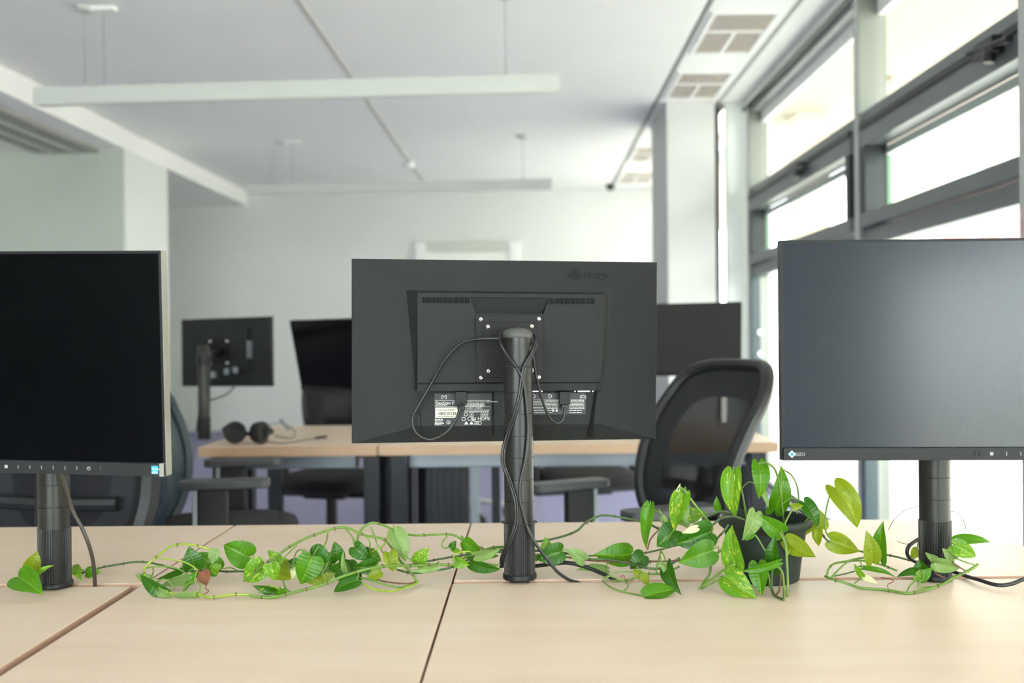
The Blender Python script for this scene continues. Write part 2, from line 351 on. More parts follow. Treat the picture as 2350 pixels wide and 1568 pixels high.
# ceiling fittings
def grille(y0, y1, x0=1.09, x1=1.44):
    g = thing('ceiling_vent', None, 'vent', (0, 0, 0), 0, 'air vents along the ceiling strip')
    z = ZC - .004; f = .028
    MB().box(x0, x1, y0, y1, z - .002, z).build('backing', VENTM, g)
    ym = y0 + (y1 - y0) * .42
    m = MB().box(x0 - f, x0, y0 - f, y1 + f, z - .012, z).box(x1, x1 + f, y0 - f, y1 + f, z - .012, z)
    m.box(x0, x1, y0 - f, y0, z - .012, z).box(x0, x1, y1, y1 + f, z - .012, z).box(x0, x1, ym - .014, ym + .014, z - .012, z)
    m.box((x0 + x1) / 2 - .012, (x0 + x1) / 2 + .012, ym, y1, z - .012, z).build('frame', CEILM, g, .002)
    k = 12
    for i in range(k):
        x = x0 + (x1 - x0) * (i + .5) / k
        MB().box(x - .004, x + .004, y0, y1, z - .009, z - .002).build('slat', mat('slat', 'd2cabd', .6), g)
    return g
for (a, b), l in zip(((5.72, 6.5), (7.0, 7.72), (9.75, 10.5), (11.2, 11.95)), ('largest square air vent in the ceiling strip, nearest the camera', 'air vent in the ceiling strip right above the grey column', 'small distant air vent just left of the column, nearer of the two', 'smallest air vent, by the far wall')):
    grille(a, b)['label'] = l
def pendant(label, Yl, Yr, xl, xr, z0, mx):
    p = thing('pendant_light', label, 'light', (xl, Yl, z0), math.atan2(Yr - Yl, xr - xl), 'long linear pendant lights')
    L = math.hypot(xr - xl, Yr - Yl)
    MB().box(0, L, -.035, .035, 0, .095).build('housing', LAMPW, p, .003)
    MB().box(.01, L - .01, -.028, .028, -.003, 0).build('diffuser', mat('diffuser', 'e6e6e0', .5), p)
    for x in mx:
        for dx in ((0, .11) if x < 1 else (0,)):
            MB().cyl((x + dx, 0, .095), (x + dx, 0, ZC - z0), .0018, 6).build('wire', STEEL, p)
        MB().cyl((x, 0, .093), (x, 0, .115), .008, 8).build('wire_clip', SILVER, p)
        MB().lathe([(.03, -.03), (.05, -.02), (.05, 0)], (x, 0, ZC - z0), 16).build('ceiling_rose', LAMPW, p)
        if x < 1: MB().cbox((x + .1, 0, ZC - z0 - .012), (.16, .05, .024)).build('junction_box', CEILM, p, .003)
pendant('long grey-white pendant light hanging nearest below the ceiling', 5.56, 5.36, -2.74, .17, 2.46, (.28, 2.63))
pendant('more distant pendant light hanging near the far wall', 9.35, 9.15, -2.64, .22, 2.5, (.33, 2.6))
tag(MB().lathe([(.03, -.05), (.055, -.04), (.06, 0)], (-1.26, 10.55, ZC), 20).build('smoke_detector', CEILM, None, 0, True), 'small round detector on the ceiling joint line', 'detector')
tag(MB().lathe([(.02, -.07), (.05, -.05), (.05, 0)], (1.0, 12.1, ZC - .01), 16).build('ceiling_sensor', CHAIRP, None, 0, True), 'small dark sensor where the ceiling meets the far wall', 'sensor')

# ================================================================ desks
def top(name, x0, x1, y0, y1, parent, label=None, z1=DZ, th=.025, edge=EDGE):
    o = MB().box(x0, x1, y0, y1, z1 - th, z1).build(name, WOOD, parent, .0015)
    me = o.data; me.materials.append(edge)
    for p in me.polygons:
        if abs(p.normal.z) < .5: p.material_index = 1
    if label: o['label'] = label
    return o
def legframe(x, y0, y1, parent, z1=DZ - .025):
    MB().box(x - .03, x + .03, y0, y0 + .06, .02, z1).build('leg', POST, parent, .003)
    MB().box(x - .03, x + .03, y1 - .06, y1, .02, z1).build('leg', POST, parent, .003)
    MB().box(x - .025, x + .025, y0 + .06, y1 - .06, z1 - .05, z1).build('crossbar', POST, parent, .003)
GF, GB, FAR, NEAR = 1.6235, 1.643, 2.152, .86
def desk(name, label, x0, x1, y0, y1, legs):
    t = thing(name, label, 'desk', (0, 0, 0), 0, 'maple desks of the front row')
    top('desktop', x0, x1, y0, y1, t)
    for x in legs: legframe(x, y0 + .03, y1 - .03, t)
    return t
desk('desk', 'maple desk in the lower left corner, its rounded edge meeting the middle top', -2.2, -.654, NEAR, GF, (-2.1, -.75))
desk('desk', 'maple desk strip behind the left monitor pole', -2.2, -.642, GB, FAR, (-2.1, -.75))
desk('desk', 'maple top between the two long seams, left of the middle pole', -.638, -.1315, NEAR, FAR, (-.58, -.19))
desk('desk', 'large maple desk in front of the potted plant', -.1285, .925, NEAR, GF, (-.02, .86))
desk('desk', 'maple desk behind the plant pot, reaching to the windows', -.1285, .925, GB, FAR, (-.02, .86))
Y2, Y2M, Y2B = 3.73, 4.05, 4.62
def desk2(label, x0, x1, y0, y1, legs):
    t = thing('desk', label, 'desk', (0, 0, 0), 0, 'maple desks of the second row')
    top('desktop', x0, x1, y0, y1, t, th=.038, edge=EDGE2)
    for x in legs: legframe(x, y0 + .02, y1 - .02, t, DZ - .038)
    MB().box(x0 + .1, x1 - .1, y0 + .12, y0 + .16, DZ - .10, DZ - .04).build('beam', STEEL, t, .004)
    return t
desk2('second-row desk under the headphones, front half', -1.245, -.575, Y2, Y2M - .008, (-1.17, -.60))
desk2('second-row desk behind the headphones, back half', -1.245, -.575, Y2M + .008, Y2B, (-1.17, -.60))
desk2('second-row desk seen just under the middle monitor, front half', -.57, .93, Y2, Y2M - .008, (-.50, .86))
desk2('second-row desk behind the middle monitor, back half', -.57, .93, Y2M + .008, Y2B, (-.50, .86))
du = thing('cable_riser', 'wide dark ribbed cable duct standing under the second-row desk', 'cable duct', (-.335, 4.02, 0))
MB().box(-.085, .085, -.06, .06, 0, .70).build('duct', POST, du, .01)
for k in range(6): MB().box(-.08 + k * .028, -.068 + k * .028, -.068, -.06, .02, .69).build('rib', mat('duct_rib', '14171c', .4), du)
for x in (.105, .19): MB().box(x - .012, x + .022, -.03, .03, .0, .70).build('side_post', POST if x > .15 else STEEL, du, .002)

# ================================================================ poles and monitors
def pole(name, label, x, y, ztop, yoff=0, base_lift=0, foot=True):
    t = thing(name, label, 'pole', (x, y, DZ), 0, 'black monitor poles')
    r = .0238; h = ztop - DZ
    prof = [(r, .085)]; z = .0975; k = 0
    zc = .0975
    segs = [zc]
    while segs[-1] + .0357 < h - .10: segs.append(segs[-1] + .0357)
    prof = [(r + .0004, .09)]
    for zz in segs[1:]:
        prof += [(r + .0004, zz - .0009), (r - .0009, zz - .0006), (r - .0009, zz + .0001), (r + .0004, zz + .0004)]
    prof += [(r, h - .012)]
    MB().lathe(prof, (0, 0, 0), 48, True).build('shaft', POLEM, t, 0, True)
    MB().lathe([(r, h - .012), (r + .0008, h - .011), (r + .001, h - .005), (r * .95, h - .002), (r * .8, h + .0015), (r * .45, h + .004), (r * .05, h + .0048)], (0, 0, 0), 40).build('cap', mat('cap_plastic', '4a4a47', .45), t, 0, True)
    m = MB(); n = 44 * 4; R0 = .0254; vs = []; zs = (.0095, .0975)
    for zz in zs:
        for i in range(n):
            a = 2 * PI * i / n; rr = R0 if (i % 4) < 2 else R0 - .0014
            vs.append((rr * math.cos(a), rr * math.sin(a), zz))
    m.add(vs, [(i, (i + 1) % n, n + (i + 1) % n, n + i) for i in range(n)] + [tuple(range(n, 2 * n)), tuple(reversed(range(n)))])
    m.build('fluted_collar', mat('collar_plastic', '1d1e1e', .33), t)
    MB().lathe([(.026, .0015 + base_lift), (.0278, .003 + base_lift), (.0278, .0085 + base_lift), (.0268, .0105 + base_lift)], (0, 0, 0), 48).build('base_ring', PLASTIC2, t, 0, True)
    MB().box(-.016, .016, (1.6245 - y), (1.642 - y), -.045, .004 + base_lift).build('clamp', PLASTIC2, t)
    return t
PX, PY = at(1190, 1000, 1.636).x, 1.636
pole('monitor_pole', 'black pole carrying the middle monitor, wrapped with cables', PX, PY, 1.152, base_lift=.003)
pole('monitor_pole', 'black pole under the left monitor with leaves at its foot', at(125, 1250, 1.622).x, 1.622, 1.13)
pole('monitor_pole', 'black pole under the right monitor with vine around its foot', at(2146, 1250, 1.622).x, 1.622, 1.13)
P2X, P2Y = at(469, 900, 4.05).x, 4.045
def far_pole(label, x, y, top):
    t = thing('monitor_pole', label, 'pole', (x, y, DZ), 0, 'black monitor poles')
    MB().lathe([(.0238, .09), (.0238, top - DZ - .01), (.018, top - DZ)], (0, 0, 0), 32).build('shaft', POLEM, t, 0, True)
    MB().lathe([(.0255, .0), (.0255, .09)], (0, 0, 0), 32).build('fluted_collar', PLASTIC2, t, 0, True)
    return t
far_pole('black pole standing on the second-row desk left of the headphones', P2X, P2Y, 1.12)
far_pole('far pole behind the middle monitor carrying the tilted black screen', -.74, 4.52, 1.12)
far_pole('far pole on the second-row desk hidden behind the middle monitor', .50, 4.54, 1.12)

def RM(yaw, pitch, roll):
    return Matrix.Rotation(yaw, 4, 'Z') @ Matrix.Rotation(pitch, 4, 'X') @ Matrix.Rotation(roll, 4, 'Y')
BW, BH = .538, .3172
def monitor(name, label, M, back=True, W=BW, H=BH, scr=SCREEN, detail=False, group=None):
    """local frame: back towards -y with its rim plane at y=0, screen towards +y"""
    t = thing(name, label, 'monitor', group=group); t.matrix_world = M
    w, h = W / 2, H / 2; d = .016
    # body: rim plus shallow pyramid back
    ix0, ix1, iz1, iz0 = -w + .093, w - .084, h - .055, -h + .010
    v = [(-w, 0, -h), (w, 0, -h), (w, 0, h), (-w, 0, h), (-w, d, -h), (w, d, -h), (w, d, h), (-w, d, h),
         (ix0 + .02, -.014, iz0 + .02), (ix1 - .02, -.014, iz0 + .02), (ix1, -.014, iz1), (ix0, -.014, iz1)]
    f = [(4, 5, 6, 7), (0, 1, 5, 4), (1, 2, 6, 5), (2, 3, 7, 6), (3, 0, 4, 7), (3, 2, 10, 11), (2, 1, 9, 10), (1, 0, 8, 9), (0, 3, 11, 8), (8, 11, 10, 9)]
    MB().add(v, f).build('back_shell', PANEL_BACK, t, .001)
    MB().box(-w + .004, w - .004, d - .001, d + .0012, -h + .019, h - .004).build('screen', scr, t)
    MB().box(-w, w, d, d + .0015, h - .004, h).box(-w, -w + .004, d, d + .0015, -h + .016, h - .004).box(w - .004, w, d, d + .0015, -h + .016, h - .004).build('bezel', PLASTIC2, t)
    MB().box(-w + .001, w - .001, d, d + .006, -h, -h + .0185).build('bottom_bezel', PLASTIC, t, .0008)
    return t
def housing(t, L):
    """raised housing on the back; L(px,py,h)->local (x,z) on plane y=-h"""
    H0, H1 = .0145, .036
    o = [L(928, 666, H0), L(1399, 671, H0), L(1378, 896, H0), L(951, 898, H0)]
    i = [L(958, 672, H1), L(1376, 676, H1), L(1376, 896, H1), L(958, 898, H1)]
    v = [(a, -H0 + .004, b) for a, b in o] + [(a, -H1, b) for a, b in i]
    MB().add(v, [(4, 5, 6, 7), (0, 1, 5, 4), (1, 2, 6, 5), (2, 3, 7, 6), (3, 0, 4, 7), (3, 2, 1, 0)]).build('rear_housing', PANEL_BACK, t, .0008)
    return H1

Mc = Matrix.Translation((-.0389, 1.746, 1.1167)) @ RM(.1411, .0267, .0092)
cm = monitor('monitor', 'black monitor seen from behind in the middle, maker logo embossed on its back', Mc, group='black flat monitors')
Mi = Mc.inverted(); CO = Vector((0, 0, CZ))
def ML(px, py, h):                                                  # pixel -> local (x,z) on the plane y=-h of the middle monitor
    a, b = unroll(px, py); dv = Mi.to_3x3() @ Vector((a / F, 1, -b / F)); o = Mi @ CO
    k = (-h - o.y) / dv.y; p = o + dv * k; return p.x, p.z
H1 = housing(cm, ML)
def rect(px0, py0, px1, py1, h): 
    a = ML(px0, py0, h); b = ML(px1, py1, h); return a[0], b[0], b[1], a[1]
def mbox(px0, py0, px1, py1, h0, h1, mb=None):
    x0, x1, z0, z1 = rect(px0, py0, px1, py1, h1); mb = mb or MB(); return mb.box(x0, x1, -h1, -h0, z0, z1)
hs = [c_ for c_ in cm.children if c_.name.startswith('rear_housing')][0]
BLK = mat('recess_black', '0c0c0d', .6, spec=.1)
def carve(o, cutters):                                              # cut real recesses and keep only the result
    tmp = []
    for c_ in cutters:
        me = bpy.data.meshes.new('c'); me.from_pydata(c_.v, [], c_.f); bm = bmesh.new(); bm.from_mesh(me); bmesh.ops.recalc_face_normals(bm, faces=bm.faces); bm.to_mesh(me); bm.free()
        k = bpy.data.objects.new('c', me); COL.objects.link(k); k.matrix_world = Mc; tmp.append(k)
        md = o.modifiers.new('cut', 'BOOLEAN'); md.operation = 'DIFFERENCE'; md.solver = 'EXACT'; md.object = k
    while o.modifiers[0].type == 'BEVEL': o.modifiers.remove(o.modifiers[0])
    bpy.context.view_layer.update(); dg = bpy.context.evaluated_depsgraph_get()
    me = bpy.data.meshes.new_from_object(o.evaluated_get(dg)); o.modifiers.clear(); o.data = me
    for k in tmp: bpy.data.objects.remove(k)
Q4 = [ML(1079, 682.5, H1), ML(1259, 684, H1), ML(1247, 721, H1), ML(1093, 720, H1)]
carve(hs, [MB().prism(Q4, -H1 - .01, -H1 + .010)] + [mbox(*q, H1 - .005, H1 + .01) for q in ((969, 682, 1078, 696), (1260, 684.5, 1367, 698.5))])
for (a, b, e, g) in ((969, 682, 1078, 696), (1260, 684.5, 1367, 698.5)):
    s_ = mbox(a + .5, b + .5, e - .5, g - .5, H1 - .0049, H1 - .0045).build('vent_slot', BLK, cm)
    m = MB(); k = 34
    for i in range(k):
        x = a + (e - a) * (i + .5) / k; mbox(x - 1.0, b + .2, x + .5, g - .2, H1 - .0045, H1 - .0006, m)
    m.build('vent_fin', PANEL_BACK, s_)
v = [ML(1080, 683.5, H1), ML(1258, 685, H1), ML(1246, 720, H1), ML(1094, 719, H1)]
MB().add([(v[0][0], -H1 + .001, v[0][1]), (v[1][0], -H1 + .001, v[1][1]), (v[2][0], -H1 + .0095, v[2][1]), (v[3][0], -H1 + .0095, v[3][1])], [(0, 1, 2, 3)]).build('handle_panel', PANEL_BACK, cm)
m = mbox(958, 879, 1376, 879.8, H1, H1 + .0004); mbox(1369, 880, 1369.6, 897, H1, H1 + .0004, m); m.build('seam', BLK, cm)
def rrect(x0, x1, z0, z1, r, n=5):
    out = []
    for cx, cz, a0 in ((x1 - r, z1 - r, 0), (x0 + r, z1 - r, 90), (x0 + r, z0 + r, 180), (x1 - r, z0 + r, 270)):
        for k in range(n + 1):
            a = math.radians(a0 + 90 * k / n); out.append((cx + r * math.cos(a), cz + r * math.sin(a)))
    return out
PB = H1 + .004
MB().prism(rrect(*rect(1092, 723, 1247, 878, PB), .005), -PB, -H1 - .0003).build('mount_plate', PLATE, cm, .0006)
MB().prism(rrect(*rect(1109, 739, 1230, 866, PB + .003), .004), -PB - .003, -PB).build('inner_plate', PLATE, cm, .0006)
for px, py, hh in ((1103.4, 733, PB), (1236.7, 732, PB), (1103.3, 867, PB), (1236.7, 866, PB), (1119.6, 750, PB + .003), (1220.5, 749, PB + .003), (1120.6, 851.7, PB + .003), (1222, 850, PB + .003)):
    x, z = ML(px, py, hh)
    s_ = MB().lathe([(.0033, 0), (.0033, .0008), (.002, .0018)], (x, -hh, z), 16, True, Matrix.Rotation(PI / 2, 3, 'X')).build('screw', SCREW, cm, 0, True)
    MB().lathe([(.0012, .0018), (.0012, .0021)], (x, -hh, z), 6, True, Matrix.Rotation(PI / 2, 3, 'X')).build('hex_socket', BLK, s_)
pl = Mi @ Vector((PX, PY, 1.105))
MB().cyl((pl.x + .003, pl.y + .018, pl.z), (pl.x + .003, -PB - .002, pl.z), .021, 24).build('arm_joint', PLASTIC2, cm, .001)
MB().lathe([(.0246, -.014), (.0246, .026)], pl, 48).build('pole_collar', POLEM, cm, 0, True)
# ports strip, labels, plugs
WHT = mat('print_white', 'cfd0cc', .6); LBL = mat('label_black', '15161b', .4)
HL = .0155
for a, b in ((1222, 1245), (1318, 1321), (1326, 1354), (1359, 1362)): mbox(a, 897.2, b, 899.6, HL, HL + .019, MB()).build('port_edge', SCREW, cm)
l1 = mbox(997, 904, 1128, 977, .0135, HL).build('label_sticker', LBL, cm)
l2 = mbox(1221, 903, 1344, 951, .0135, HL).build('label_sticker', LBL, cm)
yy = -HL - .0001; PXM = .000765
def T(mb, s, px, py, size): 
    x, z = ML(px, py, HL); text_into(mb, s, size * PXM * 1.38, x, z, yy, -1, .00008)
def lines(mb, px0, px1, py, hh=.8, gaps=True):
    x = px0
    while x < px1:
        wd = random.uniform(2, 8); e = min(px1, x + wd); a = ML(x, py, HL); b_ = ML(e, py + hh, HL)
        mb.box(a[0], b_[0], yy - .00008, yy, b_[1], a[1]); x = e + (1.2 if gaps else .01)
m = MB()
for py in (919, 933.5): lines(m, 998, 1048, py, .5, False)
lines(m, 1066, 1125, 933.5, .5, False); lines(m, 1066, 1125, 919, .5, False); lines(m, 1066, 1125, 940, .4, False)
T(m, 'FlexScan EV2450', 999, 928.6, 7.2); T(m, '(RFI-EV2450)', 999, 932, 3.6)
T(m, '23.8inch class Color LCD Monitor', 1072, 924, 3.6)
for py in (926, 928.7, 931.3): lines(m, 1067, 1112, py, 1.4)
T(m, '100-240V ~ 50/60Hz', 1067, 938.5, 3.4)
for py in (942.5, 945): lines(m, 1066, 1122, py, 1.2)
T(m, 'CE', 1072, 965.5, 9); T(m, 'HDMI', 1096, 965, 8)
for i, (px, py) in enumerate(((1069, 951.5), (1064, 962), (1101, 971))):
    x, z = ML(px, py, HL); o_, i_ = ring((x, z), .0033), ring((x, z), .0024)
    n = len(o_); m.add([(a, yy - .00008, b) for a, b in o_ + i_], [(k, (k + 1) % n, n + (k + 1) % n, n + k) for k in range(n)])
for px, py in ((1078, 947.5), (1103, 947.5), (1112, 947.5), (1084, 959), (1025, 965), (1089, 967.5)):
    for a, b, e, g in ((0, 0, 8, .8), (0, 7.2, 8, 8), (0, .8, .8, 7.2), (7.2, .8, 8, 7.2), (2.5, 3, 5.5, 5)):
        mbx = rect(px + a, py + b, px + e, py + g, HL); m.box(mbx[0], mbx[1], yy - .00008, yy, mbx[2], mbx[3])
for px, py in ((1065, 974.5), (1077, 974.5)):
    a, b, c_ = ML(px, py, HL), ML(px + 10, py, HL), ML(px + 5, py - 7.5, HL); m.add([(p[0], yy - .0001, p[1]) for p in (a, b, c_)], [(0, 1, 2)])
for py in (962.5, 965.5, 968.5, 971.5, 974.5): lines(m, 998, random.uniform(1008, 1022), py, 1.3)
for px, s_ in ((1019, '[=]'),): T(m, s_, px - 6, 914, 7)
tag(m.build('label_print', WHT, l1), kind='stuff')
m = MB()
bx = rect(999, 936, 1051, 959, HL); st = MB().box(bx[0], bx[1], yy - .0001, yy + .0001, bx[2], bx[3]).build('serial_sticker', mat('sticker_white', 'c9c8b8', .6), cm)
yy -= .0001; m = MB(); x = 1004
while x < 1047:
    wd = random.choice((.7, 1.2, 1.8)); b_ = rect(x, 946, x + wd, 953, HL); m.box(b_[0], b_[1], yy - .00008, yy, b_[2], b_[3]); x += wd + random.choice((.8, 1.3))
for py in (939.5, 942.3, 955): lines(m, 1002, 1043, py, 1.1)
m.build('barcode_print', LBL, st); yy += .0001
m = MB()
for px, s_, z_ in ((1220.5, 'D', 9), (1258, 'D', 9), (1330, '(O)', 8)): T(m, s_, px, 914, z_)
lines(m, 1223, 1342, 917, .5, False)
T(m, 'WARNING', 1222, 924.5, 4.4); T(m, 'AVERTISSEMENT', 1222, 929.8, 3.4); T(m, 'WARNUNG', 1222, 938, 4.4)
for py in (919.5, 922, 925, 928, 931, 934, 937): lines(m, 1250, 1281, py, 1.1); lines(m, 1306, 1341, py, 1.1)
for py in (941.5, 946.5): lines(m, 1226, 1268, py, 1.1); lines(m, 1306, 1335, py, 1.1)
for px in (1266, 1274):
    a, b, c_ = ML(px, 944.5, HL), ML(px + 7, 944.5, HL), ML(px + 3.5, 938, HL); m.add([(p[0], yy - .0001, p[1]) for p in (a, b, c_)], [(0, 1, 2)])
tag(m.build('label_print', WHT, l2), kind='stuff')
# side wedges below the housing
for a, b, e in (((1366, 899), (1369, 899), (1355, 1003)), ):
    q = [ML(1364, 898, .014), ML(1370, 898, .014), ML(1358, 1003, .014), ML(1349, 1004, .014)]
    MB().prism(q, -.0165, -.012).build('wedge_gap', BLK, cm)
q = [ML(958, 899, .014), ML(959, 899, .014), ML(969, 997, .014), ML(967.5, 997, .014)]
MB().prism(q, -.0147, -.012).build('seam', BLK, cm)
q = [ML(1129, 899, .014), ML(1133, 899, .014), ML(1132, 998, .014), ML(1130.5, 998, .014)]
MB().prism(q, -.0147, -.012).build('seam', BLK, cm)
# embossed logo: diamond of dots plus letters
m = MB()
for i in range(7):
    for j in range(7):
        if (i + j) % 2 == 0 or (i > 1 and j > 1):
            px, py = 1318 + (i - j) * 3.2, 612 + (i + j) * 3.2; x, z = ML(px, py, .0075)
            m.cbox((x, -.0080, z), (.0015, .0030, .0015), Matrix.Rotation(PI / 4, 3, 'Y'))
for (a, b), (e, g) in (((1297, 634), (1318, 656)), ((1318, 656), (1336, 638))):
    p, q = ML(a, b, .0060), ML(e, g, .009); m.cyl((p[0], -.0062, p[1]), (q[0], -.0092, q[1]), .0006, 6)
x, z = ML(1341, 642.5, .0085); text_into(m, 'EIZO', .0195, x, z, -.0080, -1, .0012)
m.build('embossed_logo', PANEL_BACK, cm)
for k in range(3):
    x, z = ML(1393 + k * 4, 794, .0135); MB().box(x, x + .0016, -.0145, -.012, z, z + .003).build('moulded_mark', PLASTIC, cm)

# front monitors, screens towards the camera
def front_monitor(label, c3, y, p, r, scr, rim):
    M = Matrix.Translation(c3) @ RM(y, p, r) @ Matrix.Rotation(PI, 4, 'Z') @ Matrix.Translation((0, -.0175, 0))
    t = monitor('monitor', label, M, H=.32, scr=scr, group='black flat monitors')
    return t
w, h = BW / 2, .16; dS = .0175; fb = .0222
lm = front_monitor('black monitor at the left edge with a dark blank screen and blue sticker', (-.7845, 1.4395, 1.1109), -.1221, .0572, .0142, SCREEN, True)
rm = front_monitor('monitor at the right edge with a blue-grey reflecting blank screen', (.6346, 1.4369, 1.1179), -.0406, -.0145, .0019, SCREENTINT, True)
# in the local frame the viewer's right is -x
for t in (lm, rm):
    for a, b in ((-w - .0006, -w), (w, w + .0006)): MB().box(a, b, .001, dS, -h, h).build('side_rim', LITRIM if t is lm else PLASTIC2, t)
MB().box(-w + .001, -w + .0075, dS - .001, fb + .0002, -h + .0002, -h + .0187).build('bezel_corner', LITRIM, lm)  # bar end greyed to look side-lit like the rim
def bez(t, x, z, ww, hh, m, name='button_mark', up=.0004):
    return MB().box(x - ww / 2, x + ww / 2, fb - .0005, fb + up, z - hh / 2, z + hh / 2).build(name, m, t)
zb = -h + .0095; sc = .000645
STK = mat('sticker_blue', '2fa3d8', .5)
MARK = mat('button_print', '9a9a98', .5)
lx = lambda px: -w - (px - 380) * sc                                # left monitor: pixel column -> local x
bez(lm, lx(6), zb, .0045, .0045, MARK, 'sensor_window')
for px in (35, 63, 91, 119, 147, 175): bez(lm, lx(px) , zb, .0008, .0050, MARK)
bez(lm, lx(231), zb, .001, .0055, mat('led_dim', '55564f', .5))
tk = MB(); x = lx(203); n = 16
for k in range(13):
    a = math.radians(-240 + k * 300 / 12 + 0); tk.cbox((x + .0023 * math.cos(a), fb + .0001, zb + .0023 * math.sin(a)), (.0009, .0004, .0009))
tk.box(x - .0003, x + .0003, fb - .0001, fb + .0004, zb + .0005, zb + .003).build('power_mark', MARK, lm)
s_ = bez(lm, lx(358), zb, .0095, .0115, STK, 'energy_sticker')
mm = MB(); text_into(mm, 'energy', .0042, lx(358) + .0045, zb + .0005, fb + .0006, 1, .0001); mm.box(lx(358) - .0043, lx(358) + .0043, fb + .0004, fb + .0006, zb - .0048, zb - .0036).box(lx(358) - .003, lx(358) + .003, fb + .0004, fb + .0006, zb - .0024, zb - .0018).build('sticker_print', WHT, s_)
rx = lambda px: w - (px - 1793) * sc * .965
dm = MB(); cx_ = rx(1814); r_ = .0052
for ring_, (col_, rr) in enumerate((('e8dfe6', r_), ('58b4e6', r_ * .78), ('2b6fc8', r_ * .5))):
    MB().add([(cx_, fb + .0004 + ring_ * .0002, zb + rr), (cx_ + rr, fb + .0004 + ring_ * .0002, zb), (cx_, fb + .0004 + ring_ * .0002, zb - rr), (cx_ - rr, fb + .0004 + ring_ * .0002, zb),
              (cx_, fb - .0002, zb + rr), (cx_ + rr, fb - .0002, zb), (cx_, fb - .0002, zb - rr), (cx_ - rr, fb - .0002, zb)],
             [(0, 1, 2, 3), (0, 4, 5, 1), (1, 5, 6, 2), (2, 6, 7, 3), (3, 7, 4, 0)]).build('logo_diamond', mat('logo_' + col_, col_, .4), rm)
mm = MB(); text_into(mm, 'EIZO', .0066, rx(1821.5), zb - .0024, fb + .0002, 1, .0001); mm.build('logo_letters', MARK, rm)
mm = MB(); q = rx(2237)
mm.box(q - .0036, q + .0036, fb, fb + .0004, zb - .0036, zb - .0031).box(q - .0036, q + .0036, fb, fb + .0004, zb + .0031, zb + .0036).box(q - .0036, q - .0031, fb, fb + .0004, zb - .0036, zb + .0036).box(q + .0031, q + .0036, fb, fb + .0004, zb - .0036, zb + .0036).build('sensor_square', BLK, rm)
bez(rm, rx(2270), zb, .0045, .0045, MARK, 'sensor_window')
for px in (2304, 2336, 2368, 2400): bez(rm, rx(px), zb, .0008, .0055, MARK)
for t, pp in ((lm, at(125, 900, 1.622)), (rm, at(2146, 900, 1.622))):   # arms behind
    q = t.matrix_world.inverted() @ Vector((pp.x, 1.622, 1.10))
    a_ = t
    MB().box(-.05, .05, -.040, -.036, -.05, .05).build('mount_plate', PLATE, a_, .001)
    MB().box(-.04, .04, -.036, -.013, -.04, .04).build('spacer', PLASTIC2, a_, .001)
    MB().cyl((0, -.038, 0), (q.x, q.y + .012, q.z), .017, 20).build('arm_joint', PLASTIC2, a_)
    MB().lathe([(.0262, -.02), (.0262, .02)], q, 32).build('pole_collar', PLASTIC2, a_, .001)
# far monitors
M = Matrix.Translation((-1.4233, 4.6585, 1.0841)) @ RM(-.4347, -.0135, -.0133)
t = monitor('monitor', 'far monitor seen from behind above the headphones, left of the chair back', M, H=.32, group='black flat monitors')
MB().box(-.16, .16, -.04, -.012, -.08, .11).build('rear_housing', PANEL_BACK, t, .004)
MB().box(.165, .172, -.042, -.012, -.03, .05).build('side_grip', STEEL, t)
a_ = t
MB().box(-.06, .06, -.045, -.041, -.06, .06).build('mount_plate', PLATE, a_, .002)
for x in (-.05, .05):
    for z in (-.05, .05): MB().lathe([(.007, 0), (.004, .004)], (x, -.045, z), 12, True, Matrix.Rotation(PI / 2, 3, 'X')).build('screw', SCREW, a_)
q = M.inverted() @ Vector((P2X, P2Y, 1.06))
MB().cyl((0, -.045, 0), q, .018, 16).build('arm_joint', PLASTIC2, a_); MB().lathe([(.027, -.02), (.027, .02)], q, 24).build('pole_collar', PLASTIC2, a_)
for x, z in ((-.03, -.105), (.05, -.09), (.10, -.085)): MB().cbox((x, -.046, z), (.022, .02, .03)).build('plug', STEEL, a_, .004)
M = Matrix.Translation((-.8494, 4.3248, 1.0714)) @ RM(-.7583, .1924, 0) @ Matrix.Rotation(PI, 4, 'Z')
t = monitor('monitor', 'far black screen tilted back, partly hidden by the middle monitor', M, H=.32, group='black flat monitors')
a_ = t; q = M.inverted() @ Vector((-.74, 4.52, 1.07))
MB().box(-.05, .05, -.03, -.012, -.05, .05).build('mount_plate', PLATE, a_); MB().cyl((0, -.02, 0), (q.x, q.y, q.z), .017, 12).build('arm_joint', PLASTIC2, a_)
M = Matrix.Translation((.67, 4.3816, 1.1241)) @ RM(-.4836, -.0634, -.003) @ Matrix.Rotation(PI, 4, 'Z')
t = monitor('monitor', 'far dark grey screen above the mesh chair, right of the middle monitor', M, H=.32, scr=mat('screen_grey', '1c1c1c', .5), group='black flat monitors')
a_ = t; q = M.inverted() @ Vector((.50, 4.54, 1.09))
MB().box(-.05, .05, -.03, -.012, -.05, .05).build('mount_plate', PLATE, a_); MB().cyl((0, -.02, 0), (q.x, q.y, q.z), .017, 12).build('arm_joint', PLASTIC2, a_)

